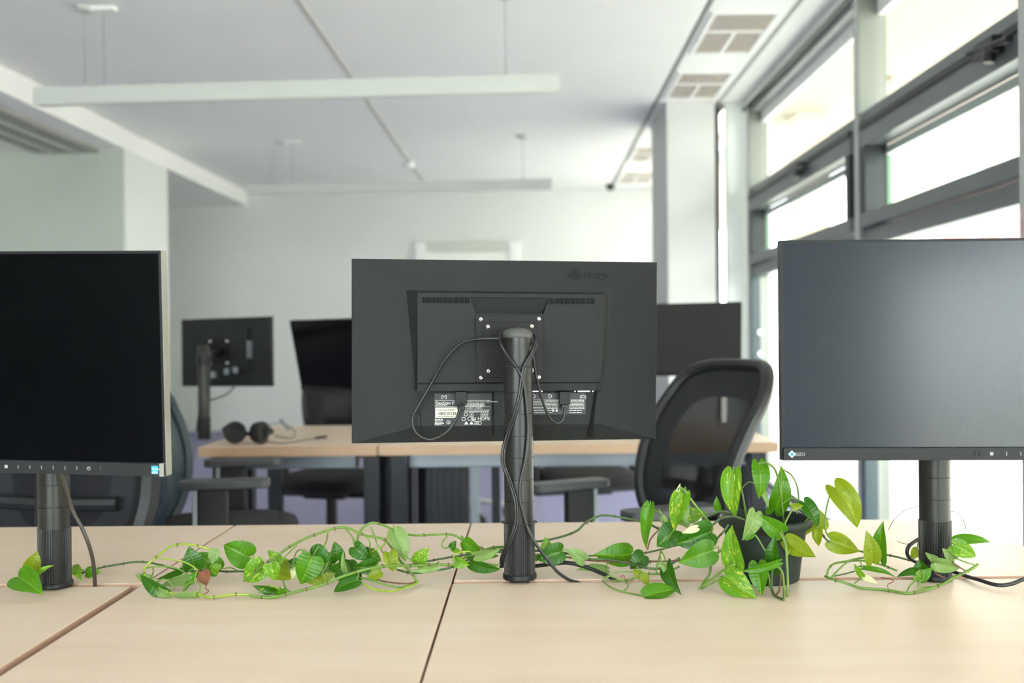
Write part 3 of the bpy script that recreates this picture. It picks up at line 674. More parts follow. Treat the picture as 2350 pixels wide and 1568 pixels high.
# ================================================================ cables
def cable(label, pts, r, mk=CABLE, name='cable', group='black monitor cables', pr=None):
    return tag(MB().tube(pts, r, 10, 7).build(name, mk, None, 0, True), label, 'cable', group)
def front(px, py, gap=.0035, R=.0245):                              # point just outside the pole surface, on the camera side
    p = at(px, py, PY); dx = max(-R * .98, min(R * .98, p.x - PX)); y = PY - math.sqrt(max(0, (R + gap) ** 2 - dx * dx))
    return at(px, py, y)
A = [at(*q) for q in ((1058, 925, 1.70), (1055, 938, 1.695), (1047, 961, 1.692), (1026, 991, 1.69), (987, 1009, 1.69), (955, 993, 1.69), (946.5, 961, 1.69), (964, 925, 1.69), (990, 880, 1.69), (1022, 825, 1.685), (1061, 787, 1.68), (1103, 778, 1.672), (1149, 776, 1.668), (1180, 766, 1.668))]
cable('black cable looping out wide left of the middle pole', A, .0024)
m2 = [at(q[0] + 2, q[1] + 6, q[2] - .001) for q in ((1050, 880, 1.69),)]
A = [at(1185, 757, 1.668), at(1160, 757, 1.662), at(1150, 768, 1.645), at(1148.5, 786, 1.622)] + [front(*q) for q in ((1161.6, 812), (1184, 841), (1200.5, 877), (1207, 916), (1210, 948), (1211.7, 996), (1205, 1058), (1194, 1108), (1193, 1144), (1201, 1180))] + \
    [front(1212, 1215, .004, .026), at(1230, 1249, 1.607), at(1254, 1282, 1.610), at(1280, 1313, 1.615), at(1306, 1331, 1.625), at(1328, 1338, 1.633), at(1352, 1350, 1.633)]
cable('black cable crossing over the middle pole and ending in the desk gap', A, .0027)
A = [at(1297, 935, 1.70), at(1295, 950, 1.697), at(1290, 966, 1.695), at(1278, 971, 1.694), at(1259, 955, 1.69), at(1242, 909, 1.68), at(1229, 857, 1.672), at(1222, 815, 1.667), at(1205, 765, 1.668)]
cable('black display cable hanging from the plug right of the middle pole', A, .0023)
def cross(off):
    return [at(1205, 765, 1.668), at(1222, 770 + off, 1.655), at(1229 - off * .5, 782, 1.635)] + [front(q[0] - off, q[1], .0035) for q in ((1226, 795), (1217, 815), (1203, 838), (1196, 867), (1190, 909), (1178, 954), (1164, 996))] + \
        [at(1154 - off, 1029, 1.616), at(1152 - off, 1058, 1.612), at(1158 - off, 1080, 1.609)] + [front(q[0] - off, q[1]) for q in ((1171, 1115), (1181, 1152), (1183, 1196))] + \
        [front(1176 - off, 1224, .004, .026), front(1163 - off, 1252, .005, .026), at(1151 - off, 1278, 1.625), at(1149 - off, 1302, 1.64)]
cable('black cable swinging down the left side of the middle pole', cross(0), .0023)
cable('thinner black cable running beside it down the middle pole', cross(-5), .0018)
for z, rr in ((at(0, 841, PY).z, .0243), (DZ + .0985, .0262)):
    zz = at(1190, 841, PY).z if rr < .025 else z
    tag(MB().tube([(PX + (rr + .005 * (math.sin(a) < -.2)) * math.cos(a), PY + (rr + .0062 * max(0, -math.sin(a))) * math.sin(a), zz) for a in [2 * PI * k / 20 for k in range(20)]], .0009, 6, 3, True).build('cable_tie', CABLE),
        'thin black tie around the pole, %s' % ('at monitor height' if rr < .025 else 'just above the fluted collar'), 'cable tie')
cable('thick black cable curving right from the middle pole into the gap', [on(*q, .004) for q in ((1216, 1301, 1.70), (1240, 1298, 1.70), (1274, 1294, 1.69), (1302, 1292, 1.68), (1340, 1300, 1.67), (1377, 1315, 1.655), (1405, 1328, 1.64))] + [at(1425, 1345, 1.633), at(1440, 1365, 1.633)], .0034)
cable('dark cable dropping beside the left pole into the desk gap', [at(*q) for q in ((120, 1000, 1.56), (132, 1060, 1.57), (140, 1091, 1.58), (153, 1125, 1.59), (167, 1173, 1.60), (187, 1210, 1.605), (204, 1251, 1.61), (214.5, 1295, 1.62), (218, 1345, 1.632), (219, 1370, 1.633))], .0031, mat('cable_brown', '39342e', .35))
cable('black cable looping round the right pole and off to the right', [on(*q, .004) for q in ((2135, 1222, 1.69), (2106, 1239, 1.68), (2086, 1254, 1.67), (2082, 1272, 1.67), (2094, 1286, 1.675), (2120, 1296, 1.68), (2160, 1304, 1.675), (2192, 1314, 1.655), (2222, 1324, 1.62), (2246, 1331, 1.59), (2287, 1343, 1.56), (2319, 1341, 1.56), (2350, 1329, 1.57), (2400, 1308, 1.60), (2440, 1300, 1.62))], .0032)
for label, a, b, yb in (('black display plug in the back of the middle monitor', 1284.5, 1309, 929), ('black plug beside the printed label of the middle monitor', 1045, 1071, 930)):
    p = thing('cable_plug', label, 'plug'); p.matrix_world = Mc
    mbox(a, 899, b, yb, .019, .031).build('plug_body', PLASTIC, p, .001)
    mbox(a + 5, yb, b - 5, yb + 12, .021, .029).build('strain_relief', CABLE, p, .001)

# ================================================================ chairs
def outline(t, w, hgt):                                             # backrest outline, t in 0..1 round the loop
    a = 2 * PI * t; c, s_ = math.cos(a), math.sin(a)
    x = w / 2 * math.copysign(abs(c) ** .45, c); z = hgt / 2 * math.copysign(abs(s_) ** .55, s_)
    u = z / hgt + .5
    return x * (.86 + .17 * u ** .8), z, u
def office_chair(label, x, y, rz, seat_z=.47, arm_z=.66, frame=CHAIRP, lean=.22, back_h=.60, arms=True, meshm=None, rims=None, fr=.0165, bz=.10):
    """faces local -y"""
    t = thing('office_chair', label, 'chair', (x, y, 0), rz, 'black mesh office chairs')
    seat = []
    for k in range(28):
        a = 2 * PI * k / 28; seat.append((.25 * math.copysign(abs(math.cos(a)) ** .6, math.cos(a)), .24 * math.copysign(abs(math.sin(a)) ** .6, math.sin(a))))
    m = MB(); n = 28; vs = []
    for sc_, zz in ((.86, -.045), (.98, -.03), (1, 0), (.97, .018), (.85, .03), (.5, .034)): vs += [(p[0] * sc_, p[1] * sc_, seat_z + zz - .02) for p in seat]
    m.add(vs, [(k * n + i, k * n + (i + 1) % n, (k + 1) * n + (i + 1) % n, (k + 1) * n + i) for k in range(5) for i in range(n)] + [tuple(range(5 * n, 6 * n)), tuple(reversed(range(n)))])
    m.build('seat', FABRIC, t, 0, True)
    MB().box(-.11, .11, -.10, .13, seat_z - .11, seat_z - .062).build('mechanism', CHAIRP, t, .01)
    MB().cyl((0, 0, .09), (0, 0, seat_z - .1), .028, 20).cyl((0, 0, .2), (0, 0, seat_z - .1), .016, 16).build('gas_column', CHAIRP, t)
    for k in range(5):
        a = 2 * PI * k / 5 + .3; d = Vector((math.cos(a), math.sin(a), 0)); e = d * .30
        MB().tube([(0, 0, .115), tuple(d * .12 + Vector((0, 0, .105))), tuple(e + Vector((0, 0, .075)))], lambda q: .024 - .009 * q, 8, 4).build('base_leg', SILVER, t, 0, True)
        tn = Vector((-d.y, d.x, 0))
        cs = MB()
        for s_ in (-1, 1): cs.cyl(e + tn * (s_ * .008) + Vector((0, 0, .028)), e + tn * (s_ * .026) + Vector((0, 0, .028)), .027, 14)
        cs.cyl(e + Vector((0, 0, .03)), e + Vector((0, 0, .075)), .008, 8).build('caster', CHAIRP, t)
    # backrest
    def bp(x_, z_, u):                                              # place a backrest point
        z0 = seat_z + bz + u * back_h
        y0 = .23 + lean * (u ** 1.3) * .75 - .05 * math.sin(PI * min(1, u * 1.2)) - .9 * x_ * x_ * (.5 + u)
        return Vector((x_, y0, z0))
    pts = [bp(*outline(k / 44, .48, back_h)) for k in range(44)]
    MB().tube(pts, fr, 8, 2, True).build('back_frame', frame, t, 0, True)
    if rims: MB().tube([p + Vector((0, .014, 0)) for p in pts], .008, 6, 2, True).build('back_rim', rims, t, 0, True)
    m = MB(); R = 8; vs = []
    for r_ in range(R + 1):
        for k in range(44):
            a, b, u = outline(k / 44, .48, back_h); q = r_ / R; a *= q; b *= q; vs.append(bp(a, b, b / back_h + .5))
    fc = lambda a, b: [(r_ * 44 + k, r_ * 44 + (k + 1) % 44, (r_ + 1) * 44 + (k + 1) % 44, (r_ + 1) * 44 + k) for r_ in range(a, b) for k in range(44)]
    m.add(vs, fc(0, 5)); MB().add(vs, fc(5, R)).build('back_border', meshm or FABRIC, t, 0, True)
    m.build('back_mesh', meshm or MESHM, t, 0, True)
    # lumbar support and spine
    lum = [bp(xx, 0, .30) + Vector((0, .03, 0)) for xx in (-.17, -.08, 0, .08, .17)]
    MB().tube(lum, .018, 8, 4).build('lumbar_support', CHAIRP, t, 0, True)
    MB().tube([(0, .12, seat_z - .08), (0, .24, seat_z - .06), (0, .30, seat_z + .05), tuple(bp(0, 0, .12) + Vector((0, .045, 0))), tuple(bp(0, 0, .42) + Vector((0, .04, 0)))], .023, 8, 5).build('back_spine', CHAIRP, t, 0, True)
    if arms:
        for s_ in (-1, 1):
            p = MB(); n_ = []
            MB().prism(rrect(s_ * .275 - .042, s_ * .275 + .042, -.17, .10, .03), arm_z - .012, arm_z + .014, 'Z').build('arm_pad', ARMP, t, .005)
            q_ = MB().box(s_ * .275 - .018, s_ * .275 + .018, -.045, .045, seat_z - .10, arm_z - .012).build('arm_post', CHAIRP, t, .006)
            MB().box(s_ * .275 - .0185, s_ * .275 + .0185, .045, .058, seat_z - .06, arm_z - .012).build('post_strip', SILVER, q_, .002)
            MB().box(min(s_ * .275, s_ * .09), max(s_ * .275, s_ * .09), -.03, .03, seat_z - .11, seat_z - .07).build('arm_bracket', CHAIRP, t, .006)
    return t
office_chair('black mesh office chair with a tall rounded back, right of the middle monitor', .27, 2.86, math.atan2(-.44, -.90) + PI / 2, .47, .68, lean=.26, back_h=.52, rims=SILVER, fr=.02, bz=.06)
office_chair('blue-grey backed chair turned sideways beside the left monitor', -1.02, 3.31, 1.752, .53, .70, frame=CHAIRB, lean=.05, back_h=.50, meshm=CHAIRB, rims=None, bz=-.05, fr=.02)
office_chair('mesh chair seen from behind below the left monitor', -1.13, 2.66, PI - .2, .47, .64, lean=.1, back_h=.58, rims=SILVER, fr=.030, arms=False)
office_chair('far chair whose black seat shows under the second-row desk, left', -1.0, 5.0, -.25, .46, .64, lean=.1, back_h=.50)
office_chair('far chair behind the second-row desk, right of the cable duct', .28, 5.05, .3, .46, .64, lean=.1, back_h=.5)
office_chair('distant chair at the back, beyond the far left desk legs', -.45, 6.3, 2.4, .46, .64, lean=.1, back_h=.45)

# ================================================================ headphones
hp = thing('headphones', 'black over-ear headphones lying on the second-row desk', 'headphones', at(560, 990, 3.84))
hp.location.z = DZ
def cup(cx, cy, tilt, yaw):
    M = (Matrix.Rotation(yaw, 3, 'Z') @ Matrix.Rotation(tilt, 3, 'X'))
    c0 = Vector((cx, cy, .043))
    MB().lathe([(.02, -.022), (.036, -.02), (.041, -.008), (.041, .002)], c0, 28, True, M).build('ear_cup', PLASTIC2, hp, 0, True)
    MB().lathe([(.041, .002), (.043, .010), (.041, .02), (.034, .024), (.024, .02), (.022, .008)], c0, 28, True, M).build('ear_cushion', mat('cushion', '202021', .7), hp, 0, True)
cup(-.035, 0, PI / 2 - .25, .35); cup(.058, .0, PI / 2, 1.25)
MB().tube([(-.055, -.01, .07), (-.085, .03, .05), (-.07, .12, .03), (.0, .17, .022), (.07, .13, .03), (.085, .05, .05), (.072, .005, .07)], .0095, 8, 6).build('headband', PLASTIC2, hp, 0, True)
q = lambda px, py, Y: on(px, py, Y, .003) - hp.location
MB().tube([q(612, 975, 3.9), q(650, 972, 4.2), q(676, 990, 4.0), q(668, 1006, 3.85), q(630, 1000, 3.85)], .002, 6, 5).build('cord', CABLE, hp, 0, True)
MB().tube([q(600, 1010, 3.78), q(640, 1018, 3.75), q(690, 1012, 3.8), q(745, 1003, 3.9)], .002, 6, 5).build('cord', CABLE, hp, 0, True)
MB().cyl(q(725, 1006, 3.88), q(748, 1003, 3.92), .006, 10).build('jack_plug', PLASTIC2, hp)
MB().cyl(q(645, 965, 4.2), q(662, 985, 4.1), .008, 10).build('jack_plug', SILVER, hp)
cable('thin cable hanging from the far left monitor to its pole', [at(540, 885, 4.55), at(520, 905, 4.4), at(485, 918, 4.1), at(462, 925, 4.1), at(455, 960, 4.1), at(452, 990, 4.1)], .004)

# ================================================================ potted plant with trailing vines
pc = at(1755, 1188, 1.64); pc.z = DZ
plant = thing('potted_plant', 'potted pothos in a dark green pot, its leafy vines trailing along the desks', 'plant', pc)
def wl(p): return Vector(p) - pc
MB().lathe([(.052, .0), (.0545, .002), (.058, .03), (.0655, .078), (.0665, .082), (.0695, .084), (.0745, .088), (.077, .094), (.0765, .0995), (.073, .102), (.0695, .1), (.0675, .092), (.062, .05), (.052, .006)], (0, 0, 0), 56, True).build('pot', POT, plant, 0, True)
MB().lathe([(.064, .068), (.0655, .079), (.045, .084), (.02, .081), (.001, .086)], (0, 0, 0), 36).build('soil', SOIL, plant, 0, True)

VINES = []                                                          # sampled points, for joining leaves
def vine(pts, r=.0019, m=STEMG, name='vine', nodes=True, taper=0):
    P = [on(*p, r=max(r, .0012)) for p in pts]; Q = spline(P, 6)
    for k in range(len(Q)):
        if Q[k].z < DZ + r: Q[k].z = DZ + r
    o = MB().tube([wl(p) for p in Q], (lambda t: r * (1 - taper * t)) if taper else r, 8, 1, raw=True).build(name, m, plant, 0, True)
    VINES.extend(Q)
    if nodes:
        mb = MB(); acc = 0; nx = .02
        for a, b in zip(Q, Q[1:]):
            acc += (b - a).length
            if acc > nx and b.z > DZ + r + .0003:
                nx = acc + random.uniform(.028, .045); d = (b - a).normalized(); s_ = Vector((random.uniform(-.5, .5), -.4, random.choice((-1, 1, 1)))).normalized()
                mb.cyl(wl(b - d * .0009), wl(b + d * .0009), r * 1.3, 8); mb.cyl(wl(b), wl(b + s_ * (r + random.uniform(.0015, .0035))), .0009, 5, .0003)
        if mb.v: mb.build('node', NODEM, o)
    return o
def stalk(*pts, r=.0012, m=STEMG): return vine(pts, r, m, 'leaf_stalk', False)

vine([(172, 1318, 1.66), (190, 1315, 1.68), (232, 1303, 1.70), (270, 1296, 1.71), (310, 1290, 1.71), (345, 1292, 1.71), (380, 1300, 1.70), (425, 1312, 1.68), (470, 1309, 1.68), (520, 1312, 1.68), (560, 1312, 1.66), (610, 1320, 1.63)], .0017, STEMD)
vine([(489, 1263, 1.60), (436, 1250, 1.60), (395, 1253, 1.60), (358, 1280, 1.58), (333, 1303, 1.575), (333, 1323, 1.565), (353, 1343, 1.555), (385, 1359, 1.545), (419, 1366, 1.54)], .0017, STEMY)
vine([(419, 1366, 1.54), (453, 1364, 1.54), (484, 1372, 1.53), (535, 1365, 1.54), (572, 1366, 1.54)], .0020, STEMY)
vine([(572, 1366, 1.54), (620, 1372, 1.54), (674, 1360, 1.54), (733, 1345, 1.55), (788, 1323, 1.55), (844, 1306, 1.56), (898, 1299, 1.57), (949, 1299, 1.59), (1000, 1296, 1.60), (1040, 1296, 1.61), (1064, 1282, 1.63), (1090, 1272, 1.65), (1132, 1257, 1.68), (1175, 1256, 1.69)], .0022)
vine([(559, 1333, 1.60), (606, 1297, 1.59), (677, 1248, 1.58), (742, 1221, 1.58), (791, 1211, 1.59), (837, 1229, 1.60), (864, 1233, 1.61), (883, 1240, 1.61), (903, 1263, 1.62), (912, 1279, 1.62), (926, 1296, 1.61), (945, 1316, 1.60), (958, 1337, 1.60)], .0020)
vine([(820, 1252, 1.62), (823, 1226, 1.62), (839, 1207, 1.62), (856, 1200, 1.62), (881, 1206, 1.63), (903, 1216, 1.63), (932, 1226, 1.64), (963, 1229, 1.65), (1034, 1227, 1.67), (1066, 1242, 1.68), (1102, 1257, 1.70), (1122, 1265, 1.70), (1160, 1268, 1.70)], .0019)
vine([(912, 1308, 1.62), (950, 1316, 1.60), (1000, 1309, 1.62), (1031, 1304, 1.63), (1065, 1290, 1.66), (1110, 1266, 1.69), (1160, 1262, 1.70)], .0019, STEMD)
vine([(932, 1299, 1.64), (975, 1290, 1.66), (1017, 1282, 1.67), (1060, 1275, 1.68), (1110, 1267, 1.70)], .0017, STEMD)
stalk((805, 1321, 1.58), (847, 1331, 1.58), (915, 1348, 1.57), (958, 1337, 1.59), r=.0015)
stalk((822, 1333, 1.57), (856, 1352, 1.56), (898, 1357, 1.55), (935, 1348, 1.57), (958, 1338, 1.59), r=.0017, m=STEMY)
stalk((866, 1328, 1.60), (881, 1335, 1.60), (932, 1340, 1.59), (956, 1335, 1.60), r=.0012, m=STEMB)
vine([(1222, 1243, 1.70), (1250, 1241, 1.70), (1293, 1231, 1.70), (1325, 1218, 1.69), (1343, 1201, 1.68), (1366, 1188, 1.68), (1392, 1183, 1.68), (1452, 1193, 1.67), (1488, 1203, 1.66), (1514, 1215, 1.65), (1550, 1232, 1.64), (1590, 1250, 1.64)], .0019, STEMD)
vine([(1222, 1264, 1.71), (1260, 1266, 1.71), (1298, 1270, 1.70), (1347, 1283, 1.68), (1392, 1284, 1.67), (1441, 1294, 1.65), (1484, 1304, 1.63), (1514, 1305, 1.63), (1540, 1296, 1.63), (1560, 1280, 1.63)], .0019, STEMD)
vine([(1222, 1276, 1.71), (1290, 1278, 1.70), (1350, 1286, 1.69), (1420, 1290, 1.67), (1493, 1289, 1.67), (1545, 1288, 1.67), (1600, 1280, 1.66)], .0016, STEMB)
vine([(1350, 1276, 1.71), (1400, 1275, 1.71), (1450, 1274, 1.69), (1482, 1269, 1.68), (1514, 1262, 1.67), (1560, 1250, 1.66)], .0015, STEMD)
vine([(1402, 1334, 1.615), (1445, 1331, 1.615), (1478, 1318, 1.62), (1510, 1318, 1.62), (1532, 1314, 1.62), (1560, 1300, 1.62)], .0017)
stalk((1384, 1335, 1.60), (1402, 1348, 1.57), (1432, 1359, 1.56), (1484, 1370, 1.54))
stalk((1384, 1335, 1.60), (1412, 1314, 1.60), (1454, 1314, 1.60))
stalk((1380, 1335, 1.60), (1396, 1322, 1.60), (1440, 1340, 1.59), (1432, 1356, 1.56), r=.0008)
vine([(1606, 1202, 1.60), (1618, 1190, 1.60), (1632, 1181, 1.60), (1653, 1175, 1.60), (1672, 1178, 1.61), (1700, 1195, 1.63)], .0021, STEMD)
vine([(1636, 1205, 1.585), (1655, 1190, 1.58), (1679, 1186, 1.575), (1697, 1190, 1.58), (1715, 1200, 1.61)], .0020, STEMD)
vine([(1672, 1204, 1.56), (1664, 1216, 1.56), (1649, 1233, 1.57), (1636, 1249, 1.58), (1633, 1225, 1.585), (1634, 1206, 1.585)], .0016, STEMD)
vine([(1690, 1248, 1.545), (1670, 1253, 1.55), (1660, 1259, 1.56), (1640, 1277, 1.57), (1631, 1294, 1.57), (1629, 1316, 1.57), (1618, 1333, 1.57), (1612, 1344, 1.575)], .0020)
stalk((1604, 1351, 1.555), (1640, 1325, 1.54), (1677, 1298, 1.52), (1688, 1297, 1.52), r=.0017)
stalk((1610, 1352, 1.555), (1645, 1333, 1.54), (1662, 1322, 1.53), r=.0014)
stalk((1684, 1086, 1.60), (1699, 1114, 1.60), (1710, 1171, 1.62), (1712, 1195, 1.63), r=.0016)
stalk((1560, 1118, 1.58), (1572, 1127, 1.58), (1586, 1147, 1.58), (1612, 1180, 1.585), (1634, 1205, 1.59), r=.0017)
stalk((1566, 1138, 1.60), (1574, 1143, 1.60), (1582, 1160, 1.60), (1594, 1201, 1.61))
stalk((1493, 1166, 1.62), (1505, 1172, 1.62), (1519, 1184, 1.63))
stalk((1510, 1218, 1.64), (1493, 1238, 1.64), (1486, 1262, 1.64), m=STEMB)
stalk((1542, 1222, 1.59), (1519, 1262, 1.60), (1506, 1307, 1.61), (1510, 1316, 1.615))
stalk((1740, 1065, 1.58), (1750, 1062, 1.58), (1762, 1064, 1.58), (1779, 1079, 1.585), (1790, 1120, 1.60), (1795, 1166, 1.61), (1799, 1198, 1.63), r=.0017)
stalk((1797, 1079, 1.66), (1806, 1083, 1.66), (1818, 1093, 1.66), (1829, 1116, 1.66), (1833, 1148, 1.66), (1828, 1180, 1.66))
stalk((1804, 1131, 1.68), (1818, 1139, 1.67), (1833, 1150, 1.66))
vine([(1790, 1180, 1.66), (1797, 1162, 1.65), (1818, 1162, 1.64), (1841, 1175, 1.63), (1864, 1196, 1.62), (1880, 1214, 1.62), (1898, 1240, 1.63), (1932, 1253, 1.64), (1981, 1267, 1.66), (2015, 1271, 1.67), (2056, 1278, 1.68), (2091, 1287, 1.69), (2120, 1290, 1.70), (2160, 1292, 1.69)], .0017, STEMD)
stalk((1893, 1214, 1.60), (1895, 1178, 1.60), (1903, 1141, 1.60), (1910, 1126, 1.60), (1918, 1120, 1.60), r=.0014)
stalk((1893, 1214, 1.60), (1900, 1230, 1.615), (1908, 1240, 1.62))
stalk((1820, 1166, 1.57), (1804, 1196, 1.565), (1795, 1224, 1.56), r=.0014)
stalk((1790, 1224, 1.545), (1802, 1247, 1.54), (1806, 1293, 1.535), (1808, 1340, 1.53), (1806, 1368, 1.53), r=.0019)
stalk((1813, 1262, 1.54), (1807, 1275, 1.537), (1806, 1293, 1.535))
stalk((1779, 1299, 1.53), (1790, 1306, 1.53), (1797, 1320, 1.53), (1799, 1350, 1.53), (1799, 1378, 1.525), r=.0016)
stalk((1772, 1312, 1.54), (1771, 1340, 1.54), (1772, 1355, 1.54), (1779, 1368, 1.535), (1799, 1377, 1.525), r=.0019, m=STEMD)
stalk((1791, 1300, 1.54), (1792, 1325, 1.54), (1788, 1355, 1.54), (1779, 1368, 1.535), r=.0014, m=STEMB)
stalk((1758, 1304, 1.54), (1766, 1330, 1.54), (1766, 1350, 1.545), r=.0014)
stalk((1726, 1224, 1.54), (1737, 1233, 1.54), (1756, 1265, 1.54))
vine([(1894, 1323, 1.60), (1908, 1329, 1.585), (1943, 1339, 1.575), (1977, 1350, 1.565), (2039, 1355, 1.56), (2087, 1362, 1.55), (2152, 1346, 1.55), (2189, 1326, 1.55), (2223, 1310, 1.55), (2244, 1296, 1.56)], .0022)
vine([(1897, 1327, 1.60), (1902, 1306, 1.60), (1918, 1293, 1.61), (1964, 1287, 1.63), (1996, 1289, 1.64), (2027, 1298, 1.64), (2058, 1310, 1.64)], .0017)
stalk((1908, 1325, 1.595), (1943, 1291, 1.60), (1965, 1283, 1.61), (1985, 1280, 1.61), r=.0015)
stalk((1910, 1323, 1.60), (1937, 1318, 1.61), (1962, 1311, 1.62), m=STEMD)
stalk((1962, 1339, 1.585), (1977, 1327, 1.58)); stalk((2081, 1360, 1.55), (2088, 1345, 1.55), (2104, 1331, 1.55)); stalk((2106, 1346, 1.55), (2121, 1348, 1.55), (2152, 1346, 1.55))
stalk((2106, 1346, 1.55), (2108, 1338, 1.55), (2118, 1331, 1.55)); stalk((2185, 1290, 1.55), (2205, 1304, 1.55), (2223, 1314, 1.55), m=STEMB); stalk((2196, 1283, 1.55), (2220, 1292, 1.55), (2244, 1298, 1.56))
stalk((2141, 1308, 1.57), (2150, 1318, 1.565), (2169, 1327, 1.56), m=STEMB)
for pts in (((2039, 1216, 1.66), (2050, 1195, 1.66), (2064, 1181, 1.66), (2085, 1168, 1.66), (2110, 1162, 1.66)), ((2182, 1174, 1.66), (2196, 1177, 1.66), (2210, 1192, 1.66), (2217, 1216, 1.66)), ((2060, 1243, 1.66), (2082, 1249, 1.66), (2106, 1238, 1.67))):
    vine(pts, .0005, STEMB, 'dry_tendril', False)
for pts in (((2022, 1326, 1.60), (2045, 1330, 1.58), (2050, 1335, 1.575), (2037, 1343, 1.57), (2042, 1360, 1.555)), ((474, 1343, 1.585), (472, 1351, 1.57), (479, 1357, 1.56), (467, 1365, 1.55)), ((1424, 1326, 1.61), (1430, 1320, 1.61), (1436, 1332, 1.61))):
    vine(pts, .0007, mat('tendril_red', '8a4636', .6), 'dry_tendril', False)
for pts in (((752, 1224, 1.58), (749, 1243, 1.59), (740, 1262, 1.60)), ((793, 1214, 1.59), (806, 1229, 1.60), (820, 1250, 1.61)), ((840, 1231, 1.60), (849, 1245, 1.60), (847, 1265, 1.61)), ((852, 1209, 1.62), (861, 1234, 1.62), (869, 1257, 1.62)),
            ((905, 1217, 1.62), (893, 1224, 1.62), (886, 1243, 1.62), (873, 1257, 1.62), (846, 1270, 1.62)), ((874, 1257, 1.62), (878, 1268, 1.61), (890, 1272, 1.60)), ((1026, 1231, 1.66), (1014, 1248, 1.65), (1019, 1258, 1.65), (1033, 1257, 1.65)),
            ((681, 1251, 1.58), (651, 1282, 1.58), (640, 1299, 1.58)), ((360, 1280, 1.58), (419, 1289, 1.59), (450, 1306, 1.59), (453, 1316, 1.59)), ((334, 1304, 1.58), (368, 1300, 1.59), (402, 1304, 1.59), (423, 1314, 1.59), (433, 1326, 1.59)),
            ((353, 1343, 1.56), (373, 1330, 1.56), (390, 1338, 1.56), (399, 1354, 1.555)), ((419, 1364, 1.54), (426, 1345, 1.555), (446, 1335, 1.56), (460, 1343, 1.56), (457, 1362, 1.55)), ((670, 1306, 1.60), (679, 1270, 1.60), (691, 1262, 1.60), (697, 1268, 1.60)),
            ((593, 1360, 1.55), (615, 1345, 1.56), (632, 1348, 1.555), (649, 1359, 1.55)), ((649, 1332, 1.57), (657, 1352, 1.555), (674, 1363, 1.54)), ((1041, 1290, 1.60), (1044, 1272, 1.61), (1074, 1266, 1.62), (1092, 1274, 1.62)), ((908, 1281, 1.60), (925, 1272, 1.60), (946, 1289, 1.60)),
            ((752, 1330, 1.56), (740, 1318, 1.57), (745, 1305, 1.58))):
    stalk(*pts, m=random.choice((STEMG, STEMG, STEMY)))

OUT = [(0, 0), (-.11, .13), (-.12, .30), (.02, .46), (.24, .50), (.48, .43), (.72, .26), (.90, .09), (1, 0)]
def leafmesh(Lm, Wm, fold, curl, wav, seed, twist):
    rnd = random.Random(seed); O = spline([Vector((a, b, 0)) for a, b in OUT], 3); n = len(O); C = 4
    verts = []; uv = []; idx = {}
    ph = rnd.uniform(0, 6)
    def put(x, y):
        X = x * Lm; Yv = y * Wm; z = fold * abs(Yv) * (1.1 - .5 * abs(y) * 2) + wav * Lm * math.sin(9 * x + ph + (2 if y > 0 else 0)) * abs(y) * 2 * .5
        if abs(curl) > 1e-3:
            k = curl / Lm; a = k * max(0, X); R = 1 / k; nx = (math.sin(a) * R if X > 0 else X); nz = -(1 - math.cos(a)) * R
            X2 = nx + z * math.sin(a); z2 = nz + z * math.cos(a)
        else: X2, z2 = X, z
        tw = twist * x; return (X2, Yv * math.cos(tw) - z2 * math.sin(tw) * 0, z2 + Yv * math.sin(tw))
    for sgn in (1, -1):
        for i in range(n):
            mx = max(0, i / (n - 1)) ** 1.15
            for j in range(C + 1):
                if sgn < 0 and j == 0: idx[(sgn, i, 0)] = idx[(1, i, 0)]; continue
                q = j / C; x = mx * (1 - q) + O[i].x * q; y = O[i].y * q * sgn
                idx[(sgn, i, j)] = len(verts); verts.append(put(x, y)); uv.append((x, y))
    fs = []
    for sgn in (1, -1):
        for i in range(n - 1):
            for j in range(C):
                a, b, c_, d_ = idx[(sgn, i, j)], idx[(sgn, i + 1, j)], idx[(sgn, i + 1, j + 1)], idx[(sgn, i, j + 1)]
                fs.append((a, b, c_, d_) if sgn > 0 else (a, d_, c_, b))
    return verts, fs, uv
LN = 0
